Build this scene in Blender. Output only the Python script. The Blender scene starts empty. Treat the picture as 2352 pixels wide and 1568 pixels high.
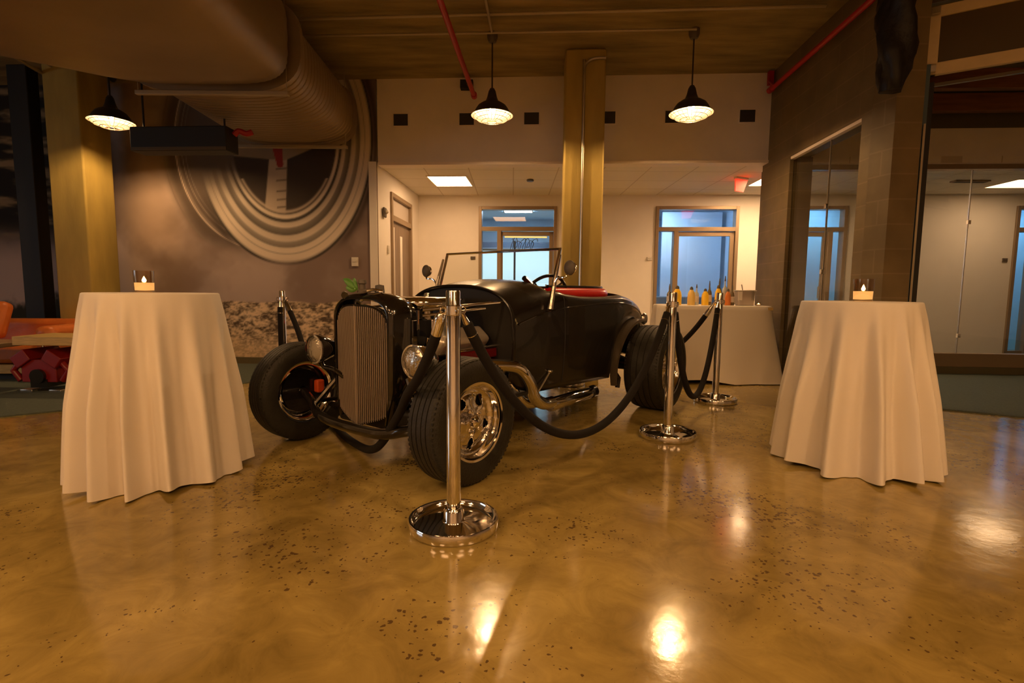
import bpy, bmesh, math, random
import numpy as np
from mathutils import Vector, Matrix
PI = math.pi
COL = bpy.context.scene.collection
random.seed(7)

# ---------------------------------------------------------------- materials
MATS = {}
def nodes_of(name):
    m = bpy.data.materials.new(name); m.use_nodes = True
    nt = m.node_tree; b = nt.nodes['Principled BSDF']
    MATS[name] = m
    return m, nt, b
def L(nt, a, b): nt.links.new(a, b)
def mat(name, col, rough=0.5, metal=0.0, bump=0.0, bscale=30, var=0.0, vscale=4, coat=0.0, emit=None, estr=0, trans=0, sheen=0, spec=0.5, stretch=None):
    m, nt, b = nodes_of(name)
    b.inputs['Base Color'].default_value = (*col, 1)
    b.inputs['Roughness'].default_value = rough
    b.inputs['Metallic'].default_value = metal
    b.inputs['Coat Weight'].default_value = coat
    b.inputs['Transmission Weight'].default_value = trans
    b.inputs['Specular IOR Level'].default_value = spec
    if sheen: b.inputs['Sheen Weight'].default_value = sheen
    if emit:
        b.inputs['Emission Color'].default_value = (*emit, 1); b.inputs['Emission Strength'].default_value = estr
    tc = nt.nodes.new('ShaderNodeTexCoord'); src = tc.outputs['Object']
    if stretch:
        mp = nt.nodes.new('ShaderNodeMapping'); mp.inputs['Scale'].default_value = stretch
        L(nt, src, mp.inputs['Vector']); src = mp.outputs['Vector']
    if var:
        n = nt.nodes.new('ShaderNodeTexNoise'); n.inputs['Scale'].default_value = vscale; n.inputs['Detail'].default_value = 6
        r = nt.nodes.new('ShaderNodeValToRGB')
        r.color_ramp.elements[0].position = .3; r.color_ramp.elements[1].position = .7
        r.color_ramp.elements[0].color = (*[c*(1-var) for c in col], 1); r.color_ramp.elements[1].color = (*[min(1, c*(1+var)) for c in col], 1)
        L(nt, src, n.inputs['Vector']); L(nt, n.outputs['Fac'], r.inputs['Fac']); L(nt, r.outputs['Color'], b.inputs['Base Color'])
    if bump:
        n2 = nt.nodes.new('ShaderNodeTexNoise'); n2.inputs['Scale'].default_value = bscale; n2.inputs['Detail'].default_value = 4
        bp = nt.nodes.new('ShaderNodeBump'); bp.inputs['Strength'].default_value = bump; bp.inputs['Distance'].default_value = .02
        L(nt, src, n2.inputs['Vector']); L(nt, n2.outputs['Fac'], bp.inputs['Height']); L(nt, bp.outputs['Normal'], b.inputs['Normal'])
    return m
def glass_mat(name, tint=(.9, .95, 1), refl=.08):
    m = bpy.data.materials.new(name); m.use_nodes = True; nt = m.node_tree; nt.nodes.clear()
    o = nt.nodes.new('ShaderNodeOutputMaterial'); mx = nt.nodes.new('ShaderNodeMixShader')
    t = nt.nodes.new('ShaderNodeBsdfTransparent'); g = nt.nodes.new('ShaderNodeBsdfGlossy')
    t.inputs['Color'].default_value = (*tint, 1); g.inputs['Roughness'].default_value = .01
    f = nt.nodes.new('ShaderNodeLayerWeight'); f.inputs['Blend'].default_value = .5
    pw = nt.nodes.new('ShaderNodeMath'); pw.operation = 'POWER'; pw.inputs[1].default_value = 5; L(nt, f.outputs['Facing'], pw.inputs[0])
    mr = nt.nodes.new('ShaderNodeMapRange'); mr.inputs['To Min'].default_value = refl; mr.inputs['To Max'].default_value = .7
    L(nt, pw.outputs[0], mr.inputs['Value']); L(nt, mr.outputs['Result'], mx.inputs['Fac'])
    L(nt, t.outputs[0], mx.inputs[1]); L(nt, g.outputs[0], mx.inputs[2]); L(nt, mx.outputs[0], o.inputs['Surface'])
    MATS[name] = m; return m

def floor_mat():
    m, nt, b = nodes_of('polished_concrete')
    tc = nt.nodes.new('ShaderNodeTexCoord')
    def noise(sc, det=6, dist=0, rough=.55):
        n = nt.nodes.new('ShaderNodeTexNoise'); n.inputs['Scale'].default_value = sc; n.inputs['Detail'].default_value = det
        n.inputs['Distortion'].default_value = dist; n.inputs['Roughness'].default_value = rough
        L(nt, tc.outputs['Object'], n.inputs['Vector']); return n
    def ramp(src, els):
        r = nt.nodes.new('ShaderNodeValToRGB'); cr = r.color_ramp
        while len(cr.elements) < len(els): cr.elements.new(.5)
        for e, (p, c) in zip(cr.elements, els): e.position = p; e.color = (*c, 1)
        L(nt, src, r.inputs['Fac']); return r
    def mixc(t, f, a, c):
        x = nt.nodes.new('ShaderNodeMix'); x.data_type = 'RGBA'; x.blend_type = t
        if isinstance(f, float): x.inputs['Factor'].default_value = f
        else: L(nt, f, x.inputs['Factor'])
        L(nt, a, x.inputs['A']); L(nt, c, x.inputs['B']); return x.outputs['Result']
    big = ramp(noise(.75, 5, .8).outputs['Fac'], [(.3, (.22, .150, .034)), (.5, (.40, .285, .080)), (.72, (.58, .44, .15))])
    fine = ramp(noise(5, 10, 1.2, .65).outputs['Fac'], [(.32, (.60, .58, .54)), (.66, (1.08, 1.08, 1.08))])
    c = mixc('MULTIPLY', .8, big.outputs['Color'], fine.outputs['Color'])
    # aggregate specks, gathered in clusters
    vo = nt.nodes.new('ShaderNodeTexVoronoi'); vo.inputs['Scale'].default_value = 58; vo.inputs['Randomness'].default_value = 1
    ds = noise(55, 2)
    av = nt.nodes.new('ShaderNodeMixRGB'); av.blend_type = 'ADD'; av.inputs['Fac'].default_value = .02
    L(nt, tc.outputs['Object'], av.inputs['Color1']); L(nt, ds.outputs['Color'], av.inputs['Color2']); L(nt, av.outputs['Color'], vo.inputs['Vector'])
    sep = nt.nodes.new('ShaderNodeSeparateColor'); L(nt, vo.outputs['Color'], sep.inputs['Color'])
    cl = noise(1.3, 3, .4)
    def math_(op, a, bb):
        x = nt.nodes.new('ShaderNodeMath'); x.operation = op
        for i, v in enumerate((a, bb)):
            if isinstance(v, (int, float)): x.inputs[i].default_value = v
            else: L(nt, v, x.inputs[i])
        return x.outputs[0]
    # radius threshold = f(random, cluster)
    thr = math_('MULTIPLY', math_('POWER', sep.outputs[0], 2.6), math_('MAXIMUM', math_('MULTIPLY', math_('SUBTRACT', cl.outputs['Fac'], .42), 6.0), 0.10))
    sp = math_('LESS_THAN', vo.outputs['Distance'], math_('MULTIPLY', thr, .55))
    dark = nt.nodes.new('ShaderNodeRGB'); dark.outputs[0].default_value = (.085, .045, .02, 1)
    c = mixc('MIX', math_('MULTIPLY', sp, .85), c, dark.outputs[0])
    L(nt, c, b.inputs['Base Color'])
    rr = nt.nodes.new('ShaderNodeMapRange'); rr.inputs['From Min'].default_value = .3; rr.inputs['From Max'].default_value = .7
    rr.inputs['To Min'].default_value = .08; rr.inputs['To Max'].default_value = .19
    L(nt, noise(2.2, 5).outputs['Fac'], rr.inputs['Value']); L(nt, rr.outputs[0], b.inputs['Roughness'])
    bp = nt.nodes.new('ShaderNodeBump'); bp.inputs['Strength'].default_value = .10; bp.inputs['Distance'].default_value = .01
    L(nt, noise(9, 5).outputs['Fac'], bp.inputs['Height']); L(nt, bp.outputs[0], b.inputs['Normal'])
    b.inputs['Specular IOR Level'].default_value = .6
    return m
def block_mat():
    m, nt, b = nodes_of('dark_block_wall')
    tc = nt.nodes.new('ShaderNodeTexCoord'); sp = nt.nodes.new('ShaderNodeSeparateXYZ'); cb = nt.nodes.new('ShaderNodeCombineXYZ')
    L(nt, tc.outputs['Object'], sp.inputs[0]); L(nt, sp.outputs['Y'], cb.inputs['X']); L(nt, sp.outputs['Z'], cb.inputs['Y'])
    br = nt.nodes.new('ShaderNodeTexBrick'); br.inputs['Scale'].default_value = 1
    br.inputs['Brick Width'].default_value = .8; br.inputs['Row Height'].default_value = .2; br.inputs['Mortar Size'].default_value = .006
    br.inputs['Color1'].default_value = (.17, .125, .060, 1); br.inputs['Color2'].default_value = (.155, .112, .052, 1); br.inputs['Mortar'].default_value = (.20, .145, .075, 1)
    L(nt, cb.outputs[0], br.inputs['Vector'])
    n = nt.nodes.new('ShaderNodeTexNoise'); n.inputs['Scale'].default_value = 3; n.inputs['Detail'].default_value = 8
    L(nt, tc.outputs['Object'], n.inputs['Vector'])
    mx = nt.nodes.new('ShaderNodeMix'); mx.data_type = 'RGBA'; mx.blend_type = 'OVERLAY'; mx.inputs['Factor'].default_value = .5
    L(nt, br.outputs['Color'], mx.inputs['A']); L(nt, n.outputs['Fac'], mx.inputs['B']); L(nt, mx.outputs['Result'], b.inputs['Base Color'])
    b.inputs['Roughness'].default_value = .6
    return m
def tile_ceiling_mat():
    m, nt, b = nodes_of('tile_ceiling')
    tc = nt.nodes.new('ShaderNodeTexCoord'); br = nt.nodes.new('ShaderNodeTexBrick'); br.offset = 0
    br.inputs['Scale'].default_value = 1; br.inputs['Brick Width'].default_value = .61; br.inputs['Row Height'].default_value = .61
    br.inputs['Mortar Size'].default_value = .008
    br.inputs['Color1'].default_value = (.86, .80, .70, 1); br.inputs['Color2'].default_value = (.84, .78, .68, 1); br.inputs['Mortar'].default_value = (.62, .54, .44, 1)
    L(nt, tc.outputs['Object'], br.inputs['Vector']); L(nt, br.outputs['Color'], b.inputs['Base Color'])
    b.inputs['Roughness'].default_value = .9
    return m

WARM = (1.0, .50, .19)
floor_mat(); block_mat(); tile_ceiling_mat()
mat('concrete_ceiling', (.30, .235, .11), .85, bump=.4, bscale=6, var=.35, vscale=1.3, stretch=(1, 5, 1))
mat('upper_wall', (.84, .78, .72), .85, var=.03)
mat('white_wall', (.90, .84, .76), .8, var=.02)
mat('shelf_trim', (.9, .8, .7), .6)
mat('column_concrete', (.45, .335, .085), .75, bump=.3, bscale=9, var=.25, vscale=3, stretch=(1, 1, .25))
mat('baseboard_dark', (.12, .10, .05), .5)
mat('dark_post', (.012, .010, .007), .6)
mat('carpet', (.10, .125, .10), .95, bump=.5, bscale=300, var=.15, vscale=60)
mat('bronze_frame', (.33, .24, .15), .4, metal=.3)
mat('door_wood', (.22, .15, .10), .35, var=.3, vscale=5, stretch=(8, 8, .5))
mat('black_gloss', (.010, .008, .006), .22, coat=.3)
mat('car_paint', (.010, .008, .006), .26, coat=.25)
mat('black_matte', (.012, .010, .008), .6)
mat('black_wrap', (.005, .004, .004), .5, bump=.4, bscale=14)
mat('black_shell', (.010, .008, .006), .12, coat=.8)
mat('lamp_black', (.03, .025, .02), .35)
mat('lamp_white', (.11, .095, .075), .4)
mat('chrome', (.86, .84, .80), .07, metal=1)
mat('chrome_wheel', (.88, .85, .80), .09, metal=1, bump=.25, bscale=35)
mat('brushed_steel', (.62, .58, .5), .3, metal=1)
mat('velvet', (.006, .004, .003), .95)
mat('rubber', (.018, .016, .010), .55, bump=.25, bscale=90, var=.2, vscale=25)
mat('linen', (.80, .74, .66), .8, bump=.05, bscale=400)
mat('red_leather', (.75, .012, .008), .28, coat=.3)
mat('red_paint', (.45, .012, .012), .3, coat=.4)
mat('red_glass', (.14, .004, .005), .15, coat=.5)
mat('orange_paint', (.75, .10, .02), .4)
mat('pipe_red', (.42, .008, .01), .45)
mat('pipe_grey', (.42, .36, .26), .45, metal=.4)
mat('duct_metal', (.34, .26, .17), .50, metal=.55, bump=.5, bscale=1.2, var=.15, vscale=1)
mat('grille_metal', (.52, .44, .38), .38, metal=.75)
mat('orange_leather', (.62, .17, .035), .4, bump=.2, bscale=20, var=.15)
mat('light_wood', (.60, .42, .15), .45, var=.25, vscale=6, stretch=(1, 9, 9))
mat('pale_garage_frame', (.85, .70, .46), .55, var=.12, vscale=3)
mat('brown_panel', (.10, .07, .035), .35)
mat('joist_wood', (.22, .085, .03), .7, var=.3, vscale=4, stretch=(.4, 5, 5))
mat('vent_dark', (.035, .032, .024), .6)
mat('device_white', (.72, .68, .60), .5)
mat('device_dark', (.12, .10, .08), .5)
mat('satin_silver', (.80, .72, .62), .32, metal=.7, bump=.2, bscale=25)
mat('leaf_green', (.10, .26, .05), .5)
mat('candle_wax', (.85, .66, .42), .5, emit=(1, .5, .15), estr=.45)
mat('flame', (1, .7, .3), .5, emit=(1, .62, .22), estr=14)
mat('bulb', (1, .9, .7), .5, emit=(1, .58, .25), estr=1000)
mat('light_panel', (1, .95, .85), .5, emit=(1, .60, .30), estr=10)
mat('light_panel_dim', (1, .95, .85), .5, emit=(1, .60, .30), estr=6)
mat('light_panel_bright', (1, .95, .85), .5, emit=(1, .60, .30), estr=30)
mat('guard_steel', (.12, .10, .08), .5, metal=.6)
mat('arch_metal', (.10, .08, .055), .35, metal=.2)
mat('fill_panel', (1, .9, .7), .5, emit=(1, .52, .22), estr=4.6)  # glow of the added fill panels behind the camera
mat('cool_panel', (.8, .9, 1), .5, emit=(.62, .82, 1.0), estr=11)
mat('cool_window', (.8, .9, 1), .5, emit=(.62, .88, .92), estr=.5)
mat('assumed_daylight', (.8, .9, 1), .5, emit=(.75, .88, 1.0), estr=1.1)  # glow of the assumed window at left, out of view
mat('exit_red', (.9, .05, .02), .5, emit=(1, .012, .004), estr=1.5)
mat('cool_wall', (.62, .76, .92), .85, var=.03)
mat('cool_wall_blue', (.30, .60, .82), .85)
mat('slate_blue', (.10, .16, .24), .7)
mat('neon_sign', (.02, .02, .02), .5)
mat('neon_gold', (.8, .5, .1), .5, emit=(1, .6, .15), estr=.7)
mat('juice_yellow', (.90, .50, .02), .3, coat=.3, emit=(1, .5, .02), estr=.06)
mat('juice_pale', (.90, .66, .20), .3, coat=.3)
mat('juice_orange', (.80, .26, .06), .3, coat=.3)
mat('bottle_glass', (.16, .13, .07), .08, coat=.5)
mat('bottle_clear', (.55, .60, .62), .08, coat=.5)
mat('label_paper', (.7, .65, .6), .6)
mat('frosted', (.55, .48, .42), .35)
mat('lens', (.62, .58, .50), .12, metal=.85, bump=.6, bscale=22)
mat('flower_red', (.22, .006, .006), .4, coat=.2)
mat('silver_plain', (.75, .7, .62), .22, metal=1, bump=.2, bscale=12)
glass_mat('pane', (.93, .95, .96), .05)
glass_mat('side_pane', (.88, .88, .86), .05)
glass_mat('votive_glass', (.88, .80, .68), .10)
glass_mat('screen_glass', (.97, .98, .97), .02)

# ---------------------------------------------------------------- geometry
class G:
    def __init__(s): s.V = []; s.F = []
    def add(s, V, F):
        o = len(s.V); s.V += [tuple(v) for v in V]; s.F += [tuple(i+o for i in f) for f in F]; return s
    def hexa(s, P):      # 8 points: bottom ring 4, top ring 4
        return s.add(P, [(0, 3, 2, 1), (4, 5, 6, 7), (0, 1, 5, 4), (1, 2, 6, 5), (2, 3, 7, 6), (3, 0, 4, 7)])
    def box(s, c, d, R=None):
        P = []
        for z in (-.5, .5):
            for x, y in ((-.5, -.5), (.5, -.5), (.5, .5), (-.5, .5)):
                v = Vector((x*d[0], y*d[1], z*d[2]))
                if R: v = R @ v
                P.append(v + Vector(c))
        return s.hexa(P)
    def loft(s, rings, close=True, cap=True, loop=False):
        n = len(rings[0]); V = [p for r in rings for p in r]; F = []
        m = len(rings)
        for i in range(m if loop else m-1):
            j = (i+1) % m
            for k in range(n if close else n-1):
                l = (k+1) % n
                F.append((i*n+k, i*n+l, j*n+l, j*n+k))
        if cap and not loop and close: F.append(tuple(range(n-1, -1, -1))); F.append(tuple((m-1)*n+k for k in range(n)))
        return s.add(V, F)
    def tube(s, pts, r, seg=12, cap=True, closed=False, sy=1.0):
        pts = [Vector(p) for p in pts]; n = len(pts)
        rs = r if isinstance(r, (list, tuple)) else [r]*n
        T = []
        for i in range(n):
            a = pts[(i-1) % n] if (closed or i > 0) else pts[0]
            b = pts[(i+1) % n] if (closed or i < n-1) else pts[-1]
            T.append((b-a).normalized())
        up = Vector((0, 0, 1)) if abs(T[0].z) < .9 else Vector((1, 0, 0))
        nrm = (up - T[0]*up.dot(T[0])).normalized()
        rings = []
        for i in range(n):
            nrm = (nrm - T[i]*nrm.dot(T[i])).normalized(); bi = T[i].cross(nrm)
            rings.append([pts[i] + (nrm*math.cos(2*PI*k/seg)*sy + bi*math.sin(2*PI*k/seg))*rs[i] for k in range(seg)])
        return s.loft(rings, True, cap, closed)
    def lathe(s, prof, seg=32, c=(0, 0, 0), axis='z', cap=False, a0=0, a1=2*PI):
        c = Vector(c); rings = []
        for r, h in prof:
            ring = []
            for k in range(seg):
                a = a0 + (a1-a0)*k/seg; x, y = r*math.cos(a), r*math.sin(a)
                p = (x, y, h) if axis == 'z' else ((x, h, -y) if axis == 'y' else (h, x, y))
                ring.append(c + Vector(p))
            rings.append(ring)
        return s.loft(rings, True, cap)
    def sphere(s, c, r, seg=20, sc=(1, 1, 1)):
        prof = [(math.sin(PI*i/12)*1.0, -math.cos(PI*i/12)) for i in range(1, 12)]
        rings = [[Vector(c) + Vector((a*r*sc[0]*math.cos(2*PI*k/seg), a*r*sc[1]*math.sin(2*PI*k/seg), h*r*sc[2])) for k in range(seg)] for a, h in prof]
        return s.loft(rings)
    def prism(s, poly, z0, z1):
        n = len(poly); V = [(x, y, z0) for x, y in poly] + [(x, y, z1) for x, y in poly]
        F = [tuple(range(n-1, -1, -1)), tuple(range(n, 2*n))] + [(i, (i+1) % n, n+(i+1) % n, n+i) for i in range(n)]
        return s.add(V, F)
    def obj(s, name, m, parent=None, smooth=True, ang=35, bevel=0, loc=None, recalc=True, solid=0, sub=0, rot=None):
        me = bpy.data.meshes.new(name); me.from_pydata([tuple(v) for v in s.V], [], s.F)
        if recalc:
            bm = bmesh.new(); bm.from_mesh(me); bmesh.ops.recalc_face_normals(bm, faces=bm.faces); bm.to_mesh(me); bm.free()
        if smooth:
            me.polygons.foreach_set('use_smooth', [True]*len(me.polygons)); me.set_sharp_from_angle(angle=math.radians(ang))
        me.materials.append(MATS[m] if isinstance(m, str) else m)
        o = bpy.data.objects.new(name, me); COL.objects.link(o)
        if parent: o.parent = parent
        if loc: o.location = loc
        if rot: o.rotation_euler = rot
        if solid:
            md = o.modifiers.new('thickness', 'SOLIDIFY'); md.thickness = solid; md.offset = -1
        if bevel:
            md = o.modifiers.new('bevel', 'BEVEL'); md.width = bevel; md.segments = 3; md.limit_method = 'ANGLE'; md.angle_limit = .6
        if sub:
            md = o.modifiers.new('smooth', 'SUBSURF'); md.levels = sub; md.render_levels = sub
        return o
def tag(o, label, cat, group=None):
    o['label'] = label; o['category'] = cat
    if group: o['group'] = group
    return o
def thing(name, label, cat, loc=(0, 0, 0), rz=0, group=None):
    o = bpy.data.objects.new(name, None); COL.objects.link(o); o.location = loc; o.rotation_euler = (0, 0, rz)
    o.empty_display_size = .1
    return tag(o, label, cat, group)
def struct(o): o['kind'] = 'structure'; return o
def dup(root, loc, rz=None, label=None, sc=None):
    r = root.copy(); COL.objects.link(r); r.location = loc
    if rz is not None: r.rotation_euler = (0, 0, rz)
    if sc: r.scale = sc
    if label: r['label'] = label
    for ch in list(root.children):
        c = ch.copy(); COL.objects.link(c); c.parent = r
        for g in ch.children:
            d = g.copy(); COL.objects.link(d); d.parent = c
    return r
def smoothpath(pts, n=8):
    pts = [Vector(p) for p in pts]; out = []
    for i in range(len(pts)-1):
        p0 = pts[max(i-1, 0)]; p1 = pts[i]; p2 = pts[i+1]; p3 = pts[min(i+2, len(pts)-1)]
        for k in range(n):
            t = k/n
            out.append(.5*((2*p1) + (p2-p0)*t + (2*p0-5*p1+4*p2-p3)*t*t + (3*p1-p0-3*p2+p3)*t**3))
    out.append(pts[-1]); return out

# ---------------------------------------------------------------- room frame: back walls run along (1,-.06)
def wp(s, D, z): return Vector((s, D-.06*s, z))
def wbox(g, s0, s1, z0, z1, D, t):
    P = []
    for z in (z0, z1):
        a, b = wp(s0, D, z), wp(s1, D, z); n = Vector((.06, 1, 0))*t
        P += [a, b, b+n, a+n]
    g.hexa(P)
CZ = 3.74
g = G(); g.box((0, 3.5, -.05), (22, 19.4, .1)); struct(g.obj('floor', 'polished_concrete', smooth=False))
g = G(); g.prism([(-11, -6), (11, -6), (11, 6.6), (-11, 7.9)], CZ, CZ+.15); struct(g.obj('ceiling', 'concrete_ceiling', smooth=False))
# ceiling beam edge that sits just before the upper wall
g = G(); wbox(g, -1.78, 3.25, 2.68, CZ, 6.9, .14); struct(g.obj('wall_back', 'upper_wall', smooth=False))
g = G(); wbox(g, -1.78, 3.22, 2.655, 2.69, 6.88, .18); struct(g.obj('trim_1', 'shelf_trim', smooth=False))
g = G()
holes = [(-.60, .76), (2.44, 3.83), (4.45, 5.60), (8.27, 9.5)]
x = -1.9
for a, b in holes:
    wbox(g, x, a, 0, 2.70, 9.2, .12); wbox(g, a, b, 2.49, 2.70, 9.2, .12); x = b
wbox(g, x, 10.8, 0, 2.70, 9.2, .12)
struct(g.obj('wall_recess', 'white_wall', smooth=False))
# ceiling over the recess
g = G(); g.hexa([wp(-1.9, 7.04, 2.68), wp(10.8, 7.04, 2.68), wp(10.8, 9.25, 2.68), wp(-1.9, 9.25, 2.68), wp(-1.9, 7.04, 2.76), wp(10.8, 7.04, 2.76), wp(10.8, 9.25, 2.76), wp(-1.9, 9.25, 2.76)])
struct(g.obj('ceiling_recess', 'tile_ceiling', smooth=False))
# left side wall of the recess, with the side doorway
def lp(D, z, off=0): return Vector((-1.80+.06*(D-7)+off, D, z))
def lbox(g, D0, D1, z0, z1, t=.1, off=0):
    P = []
    for z in (z0, z1): P += [lp(D0, z, off), lp(D1, z, off), lp(D1, z, off-t), lp(D0, z, off-t)]
    g.hexa(P)
g = G(); lbox(g, 6.99, 7.60, 0, 2.7); lbox(g, 7.60, 8.74, 2.43, 2.7); lbox(g, 8.74, 9.4, 0, 2.7)
struct(g.obj('wall_recess_left', 'white_wall', smooth=False))

# mural wall (colours of the printed picture on a fine grid)
def mural():
    x0, x1, z0, z1 = -10.8, -1.79, .085, CZ
    st = .0145; nx = int((x1-x0)/st); nz = int((z1-z0)/st)
    X, Z = np.meshgrid(np.linspace(x0, x1, nx), np.linspace(z0, z1, nz))
    rng = np.random.RandomState(3)
    def vnoise(X, Z, s, seed):
        r = np.random.RandomState(seed).rand(256, 256)
        u = X/s+100; v = Z/s+100; i = np.floor(u).astype(int); j = np.floor(v).astype(int); fu = u-i; fv = v-j
        fu = fu*fu*(3-2*fu); fv = fv*fv*(3-2*fv)
        a = r[j % 256, i % 256]; b = r[j % 256, (i+1) % 256]; c = r[(j+1) % 256, i % 256]; d = r[(j+1) % 256, (i+1) % 256]
        return (a*(1-fu)+b*fu)*(1-fv)+(c*(1-fu)+d*fu)*fv
    def fbm(X, Z, s, seed, o=5):
        t = 0; a = .5; n = 0
        for k in range(o): t = t+a*vnoise(X, Z, s/2**k, seed+k); n += a; a *= .55
        return t/n
    def sm(a, b, x): t = np.clip((x-a)/(b-a), 0, 1); return t*t*(3-2*t)
    def mix(A, B, t): return A*(1-t[..., None])+B*t[..., None]
    def C(*c): return np.array(c)*np.ones(X.shape+(3,))
    # smoke
    n1 = fbm(X+.3*fbm(X, Z, .5, 20), Z, 1.1, 11)
    col = mix(C(.20, .145, .12), C(.52, .41, .37), sm(.32, .68, n1))
    # brighter, warmer band on the left of the wheel
    br = np.exp(-((X+4.95)/.35)**2)*np.exp(-((Z-2.1)/.7)**2)
    col = mix(col, C(.78, .60, .47), .6*br)
    # dark tyre tread zone
    cx, cz = -3.05, 3.02
    def ell(cx, cz, a, b): return np.sqrt(((X-cx)/a)**2+((Z-cz)/b)**2)
    tr = ell(-3.35, 2.95, 1.38, 1.62)
    fade = sm(1.15, 1.9, Z+.15*n1)            # tyre dissolves in smoke lower down
    tmask = (1-sm(.90, 1.06, tr))*fade
    col = mix(col, C(.10, .075, .055), tmask*.92)
    for rr, w, c in ((.985, .008, .22), (.862, .006, .80), (.845, .012, .25), (.80, .005, .28), (.765, .005, .20)):
        band = np.exp(-((tr-rr)/w)**2)*(X < -3.2)*sm(1.3, 1.7, Z)
        col = mix(col, C(c, c*.8, c*.66), band*.9)
    # bright side wall rings (right and lower part)
    r = ell(cx, cz, 1.20, 1.66)
    th = np.arctan2((Z-cz)/1.66, (X-cx)/1.20)
    rings = [(.595, .05), (.61, .80), (.628, .85), (.64, .12), (.655, .06), (.672, .70), (.70, .80), (.712, .30), (.735, .22), (.76, .16), (.775, .75), (.81, .80), (.825, .40), (.86, .28), (.872, .85), (.905, .88), (.915, .5), (.925, .86), (.965, .88), (.98, .5), (.99, .08), (1.01, .05)]
    rp = np.array([a for a, _ in rings]); vp = np.array([b for _, b in rings])
    val = np.interp(r, rp, vp)
    rc = val[..., None]*np.array([.86, .74, .60])
    ringmask = sm(.585, .60, r)*(1-sm(1.0, 1.015, r))
    left = sm(-2.3, -2.9, np.where(th > PI/2, th-2*PI, th))   # on the left flank the rings thin into the tread
    lw = np.clip(1-left*1.0, 0, 1)
    col = mix(col, rc, ringmask*lw)
    col = mix(col, C(.06, .045, .035), (np.exp(-((r-1.04)/.035)**2))*lw*sm(1.2, 1.9, Z)*.85)
    # rim: dark windows between pale spokes
    inner = 1-sm(.58, .60, r)
    col = mix(col, C(.055, .040, .03), inner)
    def seg(ax, az, bx, bz, w0, w1):
        dx, dz = bx-ax, bz-az; t = np.clip(((X-ax)*dx+(Z-az)*dz)/(dx*dx+dz*dz), 0, 1)
        d = np.hypot(X-ax-t*dx, Z-az-t*dz); w = w0+(w1-w0)*t
        return 1-sm(w*.85, w, d)
    sp = seg(-3.12, 2.80, -3.20, 1.93, .13, .16)*inner
    col = mix(col, C(.50, .41, .32), sp)
    for zz in (2.62, 2.47, 2.33, 2.22, 2.12, 2.04): col = mix(col, C(.08, .06, .05), sp*np.exp(-((Z-zz-.08*(X+3.1))/.012)**2)*(X > -3.17)*.8)
    col = mix(col, C(.36, .28, .20), seg(-3.05, 2.86, -2.42, 3.15, .14, .18)*inner)
    col = mix(col, C(.30, .23, .16), seg(-3.2, 2.86, -3.85, 2.95, .13, .16)*inner)
    col = mix(col, C(.34, .04, .03), seg(-3.13, 2.88, -3.10, 2.68, .07, .05)*inner)
    col = mix(col, C(.55, .45, .35), np.exp(-((r-.578)/.012)**2)*(Z < 2.5)*.9)
    # smoke over the bottom of the tyre
    veil = sm(1.75, 1.35, Z+.25*(n1-.5))*(1-sm(.93, 1.02, r)*0)
    vm = veil*(1-ringmask*lw*sm(1.25, 1.5, Z))
    col = mix(col, mix(C(.26, .19, .16), C(.46, .37, .33), sm(.35, .65, n1)), vm*.9)
    # rocky ground
    g1 = fbm(X, Z*1.6, .10, 31, 4); g2 = fbm(X, Z*2, .035, 41, 3)
    ground = mix(C(.10, .07, .045), C(.80, .62, .42), sm(.34, .66, .55*g1+.45*g2))
    flat = mix(C(.50, .38, .25), C(.75, .58, .40), sm(.35, .65, g2))
    ground = mix(flat, ground, sm(.30, .55, Z+.25*g1))
    gl = .86+.07*(fbm(X, Z*0, .3, 51)-.5)
    col = mix(col, ground, (1-sm(gl-.015, gl+.015, Z))*(X > -5.3))
    # far left of the column: another smoky picture with dark machinery above and brush below
    lm = (X < -5.5).astype(float)
    base = mix(C(.13, .10, .08), C(.66, .52, .48), sm(1.95, 1.25, Z+.5*(n1-.5)))
    st2 = fbm(X*.5+Z*.9, Z*2.2, .35, 61)
    up = mix(C(.02, .016, .012), C(.36, .26, .15), sm(.52, .75, st2))
    base = mix(base, up, sm(1.55, 2.05, Z+.5*(n1-.5)))
    bush = sm(.98, .80, Z-.55*(fbm(X, Z, .25, 71)-.5)-.12*np.sin(X*3))
    base = mix(base, C(.045, .04, .025), bush)
    col = mix(col, base, lm)
    # build
    Y = 6.9-.06*X
    V = np.stack([X.ravel(), Y.ravel(), Z.ravel()], 1)
    idx = np.arange(nx*nz).reshape(nz, nx)
    F = np.stack([idx[:-1, :-1].ravel(), idx[:-1, 1:].ravel(), idx[1:, 1:].ravel(), idx[1:, :-1].ravel()], 1)
    me = bpy.data.meshes.new('wall_mural')
    me.vertices.add(len(V)); me.vertices.foreach_set('co', V.ravel())
    me.loops.add(F.size); me.loops.foreach_set('vertex_index', F.ravel())
    me.polygons.add(len(F)); me.polygons.foreach_set('loop_start', np.arange(0, F.size, 4)); me.polygons.foreach_set('loop_total', np.full(len(F), 4))
    me.update(); me.validate()
    ca = me.color_attributes.new('print', 'FLOAT_COLOR', 'POINT')
    ca.data.foreach_set('color', np.concatenate([col.reshape(-1, 3), np.ones((nx*nz, 1))], 1).ravel())
    m, nt, b = nodes_of('mural_print'); at = nt.nodes.new('ShaderNodeAttribute'); at.attribute_name = 'print'
    L(nt, at.outputs['Color'], b.inputs['Base Color']); b.inputs['Roughness'].default_value = .7; b.inputs['Specular IOR Level'].default_value = .3
    me.materials.append(m)
    o = bpy.data.objects.new('wall_mural', me); COL.objects.link(o); struct(o)
    return o
mw = mural()
g = G(); wbox(g, -10.8, -1.80, 0, CZ, 6.915, .1); struct(g.obj('wall_mural_backing', 'upper_wall', smooth=False))
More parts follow.
